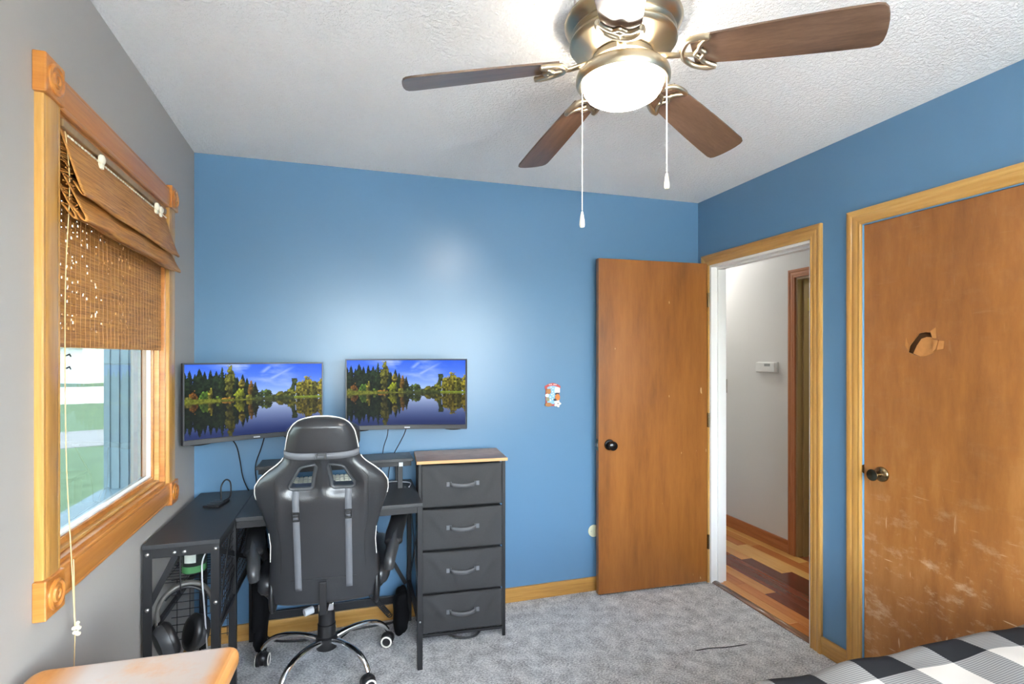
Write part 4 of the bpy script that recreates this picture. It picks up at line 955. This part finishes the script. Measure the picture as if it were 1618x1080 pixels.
bo = back.modifiers.new('bool', 'BOOLEAN'); bo.operation = 'DIFFERENCE'; bo.solver = 'EXACT'; co_.parent = ch; bo.object = co_
bpy.context.view_layer.update(); dg = bpy.context.evaluated_depsgraph_get()
me2 = bpy.data.meshes.new_from_object(back.evaluated_get(dg)); back.modifiers.clear(); back.data = me2
bpy.data.objects.remove(co_, do_unlink=True)
me2.polygons.foreach_set('use_smooth', [True]*len(me2.polygons)); me2.set_sharp_from_angle(angle=rad(50))
for sg in (1, -1):
    pth = []; n_ = len(HOLE)
    cx_ = sum(a for a, b in HOLE)/n_; cy_ = sum(b for a, b in HOLE)/n_
    for a, b in HOLE:
        k = 1.10; a2 = cx_+(a-cx_)*k; b2 = cy_+(b-cy_)*k; pth.append(Vector(bk(sg*a2, b2, rear(a2, b2)+.001)))
    MB().tube(pth, .0085, 8, closed=True, sq=.7).build('slot_frame', M_gplastic, back, smooth=70)
def ribbon(nm, pts, width, across, mat, parent, th_=.0022):
    vs_ = []
    for (u, v) in pts:
        for s in (-1, 1):
            uu, vv = (u+s*width/2, v) if across == 'u' else (u, v+s*width/2)
            vs_.append(bk(uu, vv, rear(u, v)+.0035))
    return MB().add(vs_, [(i*2, i*2+1, i*2+3, i*2+2) for i in range(len(pts)-1)]).build(nm, mat, parent, smooth=80, solid=th_)
for sg in (1, -1):
    st = ribbon('lumbar_strap', [(sg*.097, .514-.43*i/30) for i in range(31)], .025, 'u', M_strap, ch)
    uu, vv = sg*.097, .415; q = Vector(bk(uu, vv, rear(uu, vv)+.006))
    Rm = Matrix.Translation(q) @ Matrix.Rotation(-REC*-1, 4, 'X')
    bu = MB(); bu.box((-.015,-.006,-.020),(-.010,.002,.012),Rm); bu.box((.010,-.006,-.020),(.015,.002,.012),Rm); bu.box((-.010,-.006,.004),(.010,.002,.012),Rm); bu.box((-.010,-.005,-.008),(.010,.001,-.001),Rm); bu.box((-.013,-.006,-.026),(.013,.002,-.019),Rm)
    bu.build('buckle', M_blackp, st, bevel=.0015)
ns = MB(); pts_ = []
for i in range(41):
    s = math.sin(-PI/2+PI*i/40); v = .651+.004*s*s; u = s*(hwid(v)+.003); pts_.append((u, v, rear(u*.985, v)+.004))
vs_ = []
for (u, v, w_) in pts_: vs_ += [bk(u, v-.0125, w_+.001), bk(u, v+.0125, w_)]
neck = ns.add(vs_, [(i*2, i*2+1, i*2+3, i*2+2) for i in range(40)]).build('headrest_strap', M_strap, ch, smooth=80, solid=.003)
bu = MB()
for a, b in (((-.020,.640),(-.015,.664)), ((-.020,.640),(.020,.645)), ((-.012,.655),(.020,.668)), ((.013,.642),(.020,.668)), ((-.020,.659),(-.002,.664))):
    p0 = Vector(bk(a[0], a[1], .046)); p1 = Vector(bk(b[0], b[1], .056)); lo = [min(p0[i], p1[i]) for i in range(3)]; hi = [max(p0[i], p1[i]) for i in range(3)]; bu.box(lo, hi)
bu.build('buckle', M_gplastic, neck, bevel=.002)
# head pillow on the front side
def bkm(): return Matrix(((1,0,0,0),(0,math.cos(REC),-math.sin(REC),0),(0,math.sin(REC),math.cos(REC),0),(0,0,0,1)))
MB().ball((0,0,0), (.141,.042,.058), 28, 16, .55).xf(Matrix.Translation(bk(0,.692,-.062)) @ Matrix.Rotation(REC,4,'X')).build('head_pillow', M_leather, ch, smooth=80)
def piping(nm, pts, r=.0026, parent=ch): return MB().tube(smoothpath([bk(*q) for q in pts], 4), r, 6).build(nm, M_pipe, parent, smooth=80)
headp = [(hwid(v)*1.0+.001, v, -.002) for v in np.linspace(.664, .785, 12)]
piping('piping', headp+[(.03,.7955,-.002),(0,.7965,-.002),(-.03,.7955,-.002)]+[(-a, b, c) for a, b, c in reversed(headp)])
for sg in (1, -1):
    piping('piping', [(sg*(hwid(v)+.0008), v, -.002) for v in np.linspace(.465, .632, 16)])
    piping('piping', [(sg*(hwid(v)-.003), v, .012) for v in np.linspace(.20, .325, 10)], .0014)
    sm_ = MB().tube([bk(sg*.172*min(1, hwid(v)/.222), v, rear(sg*.172*min(1, hwid(v)/.222), v)+.0002) for v in np.linspace(.16, .585, 34)], .0014, 5).build('seam', M_blackp, back, smooth=80)
MB().tube([bk(u, .128, rear(u, .128)+.001) for u in np.linspace(-.125, .125, 25)], .0022, 5).build('pocket_seam', M_blackp, back, smooth=80)
# seat
seat = MB().ball((UC*.6,-.02,.470), (.262,.262,.062), 36, 16, .5).build('seat', M_leather, ch, smooth=70)
for sg in (1, -1):
    MB().ball((UC*.6+sg*.222,-.02,.495), (.055,.25,.060), 20, 12, .7).build('seat_bolster', M_leather, ch, smooth=70)
    # recliner side cover
    cv = MB().ball((0,0,0), (.016,.070,.105), 20, 12, .8).xf(Matrix.Translation((UC+sg*.204,-.235,.490)) @ Matrix.Rotation(rad(-14),4,'X')).build('recliner_cover', M_blackp, ch, smooth=70)
    # armrest: sloping grey arm with a black pad
    ax = UC+sg*.258
    ap = smoothpath([(ax-sg*.004,-.350,.565),(ax,-.345,.600),(ax+sg*.016,-.27,.634),(ax+sg*.036,-.15,.662),(ax+sg*.052,0,.670),(ax+sg*.054,.05,.664)], 5)
    arm = MB().tube(ap, [.027+.007*math.sin(PI*i/(len(ap)-1)) for i in range(len(ap))], 14, sq=.75).build('armrest', M_armg, ch, smooth=60)
    pp = smoothpath([(ax+sg*.014,-.290,.640),(ax+sg*.022,-.22,.664),(ax+sg*.038,-.13,.682),(ax+sg*.052,0,.688),(ax+sg*.054,.06,.682)], 5)
    MB().tube(pp, [.018]+[.038]*(len(pp)-2)+[.020], 14, sq=.48).build('arm_pad', M_blackp, arm, smooth=60)
    MB().tube(smoothpath([(ax+sg*.020,-.10,.645),(ax+sg*.018,-.08,.58),(ax-sg*.01,-.06,.50),(ax-sg*.08,-.05,.42)], 5), .016, 10).build('arm_post', M_blackp, arm, smooth=60)
# mechanism, gas lift
mc = MB(); mc.box((-.11,-.15,.375),(.11,.12,.400)); mc.build('mechanism', M_black, ch, bevel=.004)
br = MB(); br.bar((UC*.8,-.342,.530),(UC*.8,-.330,.395),.028,.008,(0,1,0)); br.bar((UC*.8,-.330,.397),(UC*.4,-.03,.335),.028,.010); br.box((-.028,-.028,.306),(.028,.028,.374))
br.build('back_bracket', M_black, ch, bevel=.002)
MB().box((-.034,-.034,.270),(.034,.034,.3055)).build('lift_socket', M_chrome, ch, bevel=.004)
MB().lathe([(.040,.12),(.040,.20),(.036,.202),(.036,.2695)], n=24).build('gas_lift', M_blackp, ch, smooth=40)
lv = MB().tube([(-.034,-.01,.288),(-.062,-.03,.282)], .006, 8).build('tilt_lever', M_black, ch, smooth=40)
MB().cyl((-.056,-.026,.282),(-.092,-.046,.278),.0165,14).build('lever_knob', M_greyc, lv, bevel=.002)
# star base
MB().lathe([(.030,.085),(.046,.090),(.050,.105),(.048,.140),(.036,.152),(.028,.158)], n=28).build('base_hub', M_blackp, ch, smooth=40)
al = smoothpath([(.040,0,.128),(.10,0,.142),(.17,0,.146),(.235,0,.134),(.275,0,.108),(.297,0,.078)], 4)
arm_me = MB().tube(al, [.0165-.004*i/(len(al)-1) for i in range(len(al))], 14, sq=.85)
caster = MB()
base0 = arm_me.build('base_arm', M_chrome, ch, smooth=60)
hood = MB().ball((0,0,.036), (.031,.026,.030), 18, 12, .85); hood.cyl((0,0,.05),(0,0,.082),.007,8)
cas0 = hood.build('caster', M_blackp, base0, smooth=60, loc=(.297,0,0))
whl = []
for sg in (1, -1):
    w1 = MB().lathe([(.006,sg*.010),(.026,sg*.010),(.0295,sg*.013),(.0295,sg*.025),(.026,sg*.0275)], (0,0,.0296), n=24, axis='y').build('wheel', M_blackp, cas0, smooth=40); whl.append(w1)
    w2 = MB().lathe([(.0265,sg*.0255),(.0275,sg*.0285),(.0205,sg*.0300),(.0195,sg*.0275)], (0,0,.0296), n=24, axis='y', cap=False).build('wheel_ring', M_pipe, cas0, smooth=40); whl.append(w2)
for k, a in enumerate((22, -50, -122, 166, 94)):
    cr = rad((-35, 70, 20, 100, 40)[k])
    if k == 0: base0.rotation_euler = (0,0,rad(a)); cas0.rotation_euler = (0,0,cr)
    else:
        b_ = copy_part(base0, ch, rot=(0,0,rad(a))); c_ = copy_part(cas0, b_, rot=(0,0,cr))
        for w_ in whl: copy_part(w_, c_)

# ================================================================== SMALL THINGS ON AND UNDER THE DESK
kb = thing('keyboard', (-.13, 2.66, DTZ), rad(2), 'white computer keyboard on the desk under the shelf', 'keyboard')
MB().box((-.19,-.065,0),(.19,.065,.016)).build('case', M_wplast, kb, bevel=.004)
ky = MB()
for r_ in range(5):
    for c_ in range(17):
        x_ = -.183+c_*.0215; y_ = -.058+r_*.0235; ky.add([(x_,y_,.0162),(x_+.019,y_,.0162),(x_+.019,y_+.020,.0162),(x_,y_+.020,.0162),(x_+.002,y_+.002,.024),(x_+.017,y_+.002,.024),(x_+.017,y_+.018,.024),(x_+.002,y_+.018,.024)], [(4,5,6,7),(0,1,5,4),(1,2,6,5),(2,3,7,6),(3,0,4,7)])
k_ = ky.build('keys', plain('keycap_cream', srgb(232,230,216), .5), kb); k_['kind'] = 'stuff'
MB().box((-.17,.040,-.036),(-.14,.056,-.0005)).build('foot', M_wplast, kb); MB().box((.14,.040,-.036),(.17,.056,-.0005)).build('foot', M_wplast, kb)
kb.location = (-.130, 2.795, DTZ+.0255); kb.rotation_euler = (rad(15), 0, rad(2))

pb = thing('power_hub', (-.583, 2.66, DTZ), rad(-14), 'small black desktop power hub by the window wall with a looped cable', 'power hub')
MB().prism([(-.035,-.055),(.035,-.055),(.032,.055),(-.032,.055)], 0, .010).build('body', M_blackp, pb, bevel=.003)
for yy in (-.04, -.012, .018): MB().box((-.024,yy,.0102),(.024,yy+.018,.0125)).build('socket', M_gplastic, pb, bevel=.001)
MB().tube(smoothpath([(.005,.03,.012),(.002,.035,.07),(.012,.055,.098),(.034,.055,.085),(.045,.03,.03),(.030,.0,.014)], 6), .0035, 8).build('cable', M_wire, pb, smooth=80)

jr = thing('jar', (-.606, 2.395, .572), 0, 'dark jar with a pale label and green band on the wire shelf', 'jar')
MB().lathe([(.040,.0),(.043,.004),(.043,.085),(.040,.090),(.040,.108),(.036,.110)], n=32).build('body', plain('dark_jar', srgb(40,46,42), .3), jr, smooth=40)
MB().lathe([(.0436,.004),(.0436,.030)], n=32, cap=False).build('green_band', M_green, jr, smooth=60)
MB().grid(lambda u, v: (.0438*math.cos(-2.2+1.0*u), .0438*math.sin(-2.2+1.0*u), .045+.032*v), 12, 2).build('label_patch', M_paper, jr, smooth=60)

hp = thing('headphones', (-.592, 2.225, .30), rad(10), 'black over-ear headphones hanging at the near end of the desk', 'headphones')
def hb(a): return (.088*math.sin(a), .010*math.sin(a*2), .185+.105*math.cos(a))
MB().tube([hb(a) for a in np.linspace(-1.75, 1.75, 28)], .0085, 12, sq=1.6, upv=(0,1,0)).build('headband', plain('headband_grey', srgb(96,94,90), .35, .1), hp, smooth=70)
MB().tube([(.082*math.sin(a), 0, .181+.097*math.cos(a)) for a in np.linspace(-.9, .9, 16)], .007, 10, sq=1.8, upv=(0,1,0)).build('band_cushion', M_blackp, hp, smooth=70)
for sg in (1, -1):
    m_ = Matrix.Translation((sg*.044-.012, -.006+.012*sg, .098)) @ Matrix.Scale(1.22, 4) @ Matrix.Rotation(sg*rad(16), 4, 'Y') @ Matrix.Rotation(rad(24), 4, 'Z')
    ec = MB().lathe([(.010,sg*.030),(.036,sg*.026),(.044,sg*.012),(.045,0)], n=28, axis='x').xf(m_ @ Matrix.Scale(1.15,4,(0,0,1))).build('ear_cup', M_gplastic, hp, smooth=45)
    MB().lathe([(.030,-sg*.020),(.042,-sg*.020),(.049,-sg*.010),(.046,0),(.030,0)], n=28, axis='x').xf(m_ @ Matrix.Scale(1.15,4,(0,0,1))).build('ear_cushion', M_blackp, ec, smooth=60)
    MB().tube([hb(sg*1.70), (sg*.090,0,.155), (sg*.088,-.004,.125)], .005, 8).build('yoke', M_chrome, hp, smooth=60)
hk = thing('headphone_hook', (-.592, 2.168, .60), 0, 'thin black wire hook hanging below the near desk edge', 'hook')
MB().tube(smoothpath([(0,-.002,.135),(0,-.004,.06),(0,.0,-.012),(0,.03,-.030),(0,.062,-.030),(0,.082,-.014)], 5), .0028, 8).build('hook_wire', M_wire, hk, smooth=80)

def cable(label, pts, r=.0028, mat=M_wire, nm='cable', grp=None):
    o = MB().tube(smoothpath(pts, 7), r, 7).build(nm, mat, smooth=80); tag(o, label, 'cable', grp); return o
cable('black cable dropping from the corner monitor onto the desk, nearest the window', [(-.545,2.765,1.047),(-.528,2.80,1.00),(-.520,2.83,.93),(-.510,2.85,.84),(-.492,2.875,.775),(-.49,2.89,.768)])
cable('black cable hanging straight down left of the shelf riser', [(-.405,2.80,1.045),(-.425,2.82,.98),(-.452,2.84,.90),(-.452,2.86,.82),(-.452,2.875,.769)])
cable('black cable running from the corner monitor behind the chair headrest', [(-.32,2.79,1.046),(-.26,2.83,1.00),(-.20,2.86,.985),(-.12,2.88,.98),(-.02,2.90,1.0),(.05,2.85,1.06)])
cable('thin black cable hanging from the right monitor, left of the pair', [(.180,2.765,1.063),(.178,2.80,1.02),(.165,2.86,.96),(.160,2.895,.91),(.156,2.915,.86),(.150,2.92,.80)], .0022)
cable('thin black cable slanting down from the right monitor, right of the pair', [(.272,2.755,1.063),(.262,2.80,1.02),(.235,2.86,.95),(.222,2.905,.91),(.20,2.918,.84),(.19,2.92,.775)], .0025)
cable('white cable hanging inside the desk end', [(-.50,2.21,.735),(-.530,2.215,.68),(-.535,2.215,.62),(-.526,2.21,.50),(-.516,2.205,.35),(-.51,2.20,.12),(-.505,2.20,.01)], .003, M_greyc)
cable('black cable looping across the carpet under the chair', [(-.42,2.86,.05),(-.36,2.84,.02),(-.24,2.83,.008),(-.10,2.85,.008),(.05,2.86,.010),(.20,2.87,.012),(.28,2.87,.02)], .005)
cable('black cable curving in front of the oak baseboard under the desk', [(-.05,2.80,.007),(.02,2.86,.02),(.10,2.885,.018),(.18,2.86,.010),(.27,2.88,.03)], .004)
cable('grey looped wire lying on the desk by the drawer unit', [(.14,2.80,.772),(.20,2.84,.772),(.26,2.82,.772),(.295,2.78,.772),(.28,2.70,.772)], .0025, M_greyc)
# coiled cord behind the chair
coil = [(.095+.10*t+.012*math.cos(t*95), 2.86, .185-.13*t+.012*math.sin(t*95)) for t in np.linspace(0,1,180)]
tag(MB().tube(coil, .0028, 6).build('coiled_cord', M_wire, smooth=80), 'black coiled cord hanging behind the chair base', 'cord')

def bundle(label, loc, r, seed):
    rs = random.Random(seed)
    def fn(q): 
        k = 1+.22*noise.noise(q*14+Vector((seed,0,0)))+.10*noise.noise(q*40); return q*k
    o = MB().ball((0,0,r[2]*1.02), r, 36, 24, .6, fn).build('black_bag', plain('black_cloth%d' % seed, srgb(16,16,18), .95, spec=.1), smooth=60); o.location = loc
    return tag(o, label, 'bag', 'black bags under the desk')
bundle('lumpy black cloth bag on the carpet against the right desk leg frame', (.245, 2.775, .0), (.036,.075,.11), 3)
bundle('tall black cloth bag standing on the carpet below the left desk wing', (-.424, 2.795, .0), (.034,.075,.29), 6)

# ================================================================== WALL THINGS
wp = thing('wall_plate', (1.422, YB, .365), 0, 'round almond blank wall plate low beside the open door', 'wall plate')
MB().lathe([(.037,0),(.037,-.003),(.034,-.006),(.001,-.007)], n=36, axis='y').build('plate', M_almond, wp, smooth=40)
for xx in (-.019, .019): MB().lathe([(.003,-.0058),(.0028,-.0072),(.001,-.0078)], (xx,0,0), n=10, axis='y').build('screw', M_steel, wp)
pq = thing('wall_plaque', (1.150, YB, 1.206), 0, 'small colourful wall ornament with a red ribbon banner beside the door', 'ornament')
c_red = plain('ornament_red', srgb(176,70,66), .5); c_blue = plain('ornament_blue', srgb(128,176,208), .5); c_brn = plain('ornament_brown', srgb(164,108,58), .5); c_wht = plain('ornament_white', srgb(236,230,216), .5)
c_or = plain('ornament_orange', srgb(196,116,48), .5); c_dk = plain('ornament_dark', srgb(60,62,66), .5); c_gn = plain('ornament_sage', srgb(132,128,98), .5)
mY = mat4((1,0,0),(0,0,1),(0,-1,0),(0,0,0))
def flat(nm, poly, z0, z1, mat): return MB().prism(poly, z0, z1, mY).build(nm, mat, pq, bevel=.0008)
def disc(nm, x_, z_, rx, rz_, z0, z1, mat, n=16): return flat(nm, [(x_+rx*math.cos(2*PI*i/n), z_+rz_*math.sin(2*PI*i/n)) for i in range(n)], z0, z1, mat)
flat('frame', roundrect(-.044,-.068,.044,.058,.006,3), 0, .004, c_red); flat('panel', roundrect(-.034,-.056,.036,.056,.004,3), .0041, .0055, c_blue)
top = [(-.05+.10*i/12, .052+.018*math.sin(PI*i/12)) for i in range(13)]; bot = [(a, b-.016) for a, b in reversed(top)]
flat('ribbon', top+bot, .004, .008, c_red)
for k in range(7): 
    if k != 3: flat('ribbon_mark', roundrect(-.024+k*.0072,.0575+.002*math.sin(PI*k/6),-.0195+k*.0072,.0625+.002*math.sin(PI*k/6),.001,2), .0081, .0085, c_wht)
flat('pot', [(-.046,.018),(-.040,.036),(-.014,.036),(-.012,.012),(-.022,.004),(-.040,.010)], .004, .012, c_brn); flat('note', [(.012,.012),(.046,.012),(.046,.044),(.014,.044)], .004, .008, c_wht)
disc('dish', -.036,-.004,.011,.010,.004,.010,c_wht); disc('medallion',-.032,-.026,.011,.013,.004,.010,c_gn); disc('jug',.030,-.016,.016,.020,.004,.012,c_or); disc('stone',.014,-.030,.009,.007,.004,.013,c_dk)
disc('loaf',-.028,-.058,.022,.012,.004,.013,c_brn); disc('bundle',.028,.004,.013,.008,.004,.010,c_dk)
fl_ = [(.030+(.019+.004*math.cos(5*2*PI*i/40))*math.cos(2*PI*i/40), -.054+(.019+.004*math.cos(5*2*PI*i/40))*math.sin(2*PI*i/40)) for i in range(40)]
flat('flower', fl_, .004, .012, c_wht); disc('flower_centre', .032,-.053,.004,.004,.012,.014,c_dk,10)
for x_, z_ in ((-.010,.045),(.002,.038),(.0,.018),(-.006,.002),(.004,.006),(-.014,-.014),(0,-.026),(-.012,-.036),(.004,-.008),(-.015,-.030)): disc('dot', x_, z_, .0035,.0035,.0056,.007,c_wht,8)

# ================================================================== BED AND DRESSER
bd = thing('bed', (1.43, .10, 0), 0, 'bed with a black, grey and white buffalo check comforter', 'bed')
BX0, BX1, BY0, BY1, BT = -.66, .66, -.93, 1.035, .60
MB().box((BX0+.02, BY0+.01, .10), (BX1-.02, BY1-.03, .32)).build('box_spring', plain('box_spring_cloth', srgb(200,196,190), .9), bd, bevel=.02)
MB().box((BX0+.015, BY0+.01, .321), (BX1-.015, BY1-.025, .555)).build('mattress', plain('mattress_cloth', srgb(224,222,218), .9), bd, bevel=.04)
for sx in (BX0+.06, BX1-.06):
    for sy in (BY0+.08, BY1-.10): MB().cyl((sx, sy, 0), (sx, sy, .0995), .025, 14).build('leg', M_black, bd)
# comforter: wraps over the foot and sides; UV = cloth coordinates in world metres
NX, NY = 150, 170; rC = .055; drop = .30
def fold(t, lo, hi):
    """cloth coordinate -> (position, drop)"""
    L = rC*PI/2
    if t < lo+rC: s = lo+rC-t; sg, e = -1, lo+rC
    elif t > hi-rC: s = t-(hi-rC); sg, e = 1, hi-rC
    else: return t, 0
    if s < L: a = s/rC; return e+sg*rC*math.sin(a), rC*(1-math.cos(a))
    return e+sg*rC, rC+(s-L)
vs_ = []; uvs = []
ext = rC*PI/2-rC+drop
for j in range(NY):
    for i in range(NX):
        tx = BX0-.005-ext+(BX1-BX0+.01+2*ext)*i/(NX-1); ty = BY0+(BY1+ext-BY0)*j/(NY-1)
        px, dxx = fold(tx, BX0-.005, BX1+.005); py, dyy = fold(ty, BY0-1, BY1)
        dz = max(dxx, dyy) if min(dxx, dyy) <= 0 else max(dxx, dyy)
        wv = .010*noise.noise((tx*5, ty*5, 1))+.0035*math.cos(2*PI*(tx-.15+1.43-1.303)/(2*CELL))*math.cos(2*PI*(ty+.10-.98)/(2*CELL))
        fl2 = .010*math.sin(tx*26)*max(0, dyy-.06)*4
        vs_.append((px, py+(fl2 if dyy > 0 else 0), BT+wv*(1 if dz < .05 else .3)-dz)); uvs.append((tx+1.43, ty+.10))
fs = [(j*NX+i, j*NX+i+1, (j+1)*NX+i+1, (j+1)*NX+i) for j in range(NY-1) for i in range(NX-1)]
cf = MB().add(vs_, fs).build('comforter', M_check, bd, smooth=80)
uvl = cf.data.uv_layers.new(name='UVMap'); li = np.zeros(len(cf.data.loops), dtype=np.int32); cf.data.loops.foreach_get('vertex_index', li)
uvl.data.foreach_set('uv', np.array(uvs, dtype=np.float32)[li].ravel())
q = cf.modifiers.new('s', 'SOLIDIFY'); q.thickness = .012; q.offset = -1

ds = thing('side_cabinet', (-.478, 1.118, 0), rad(-2.5), 'amber wooden cabinet with a worn pale top by the near end of the window', 'cabinet')
TZ = .75
poly = roundrect(-.198, -.12, .215, .280, .030, 6)
MB().prism(poly, TZ-.045, TZ).build('top', M_worn, ds, bevel=.016).modifiers['b'].segments = 4
for sy in (-.105, .245): MB().box((-.185, sy, .0), (.190, sy+.02, TZ-.0455)).build('side_panel', M_dress, ds, bevel=.002)
MB().box((-.185, -.084, .05), (-.175, .244, TZ-.0455)).build('back_panel', M_dress, ds)
MB().box((-.174, -.084, .04), (.180, .244, .06)).build('bottom_panel', M_dress, ds)
for k in range(3):
    z0 = .075+k*.208
    dr = MB().box((-.14, -.080, z0), (.196, .240, z0+.198)).build('drawer', M_dress, ds, bevel=.004)
    MB().lathe([(.008,.196),(.007,.208),(.016,.216),(.017,.222),(.010,.228),(.001,.229)], (0, .08, z0+.10), n=18, axis='x').build('knob', M_brass, dr, smooth=40)
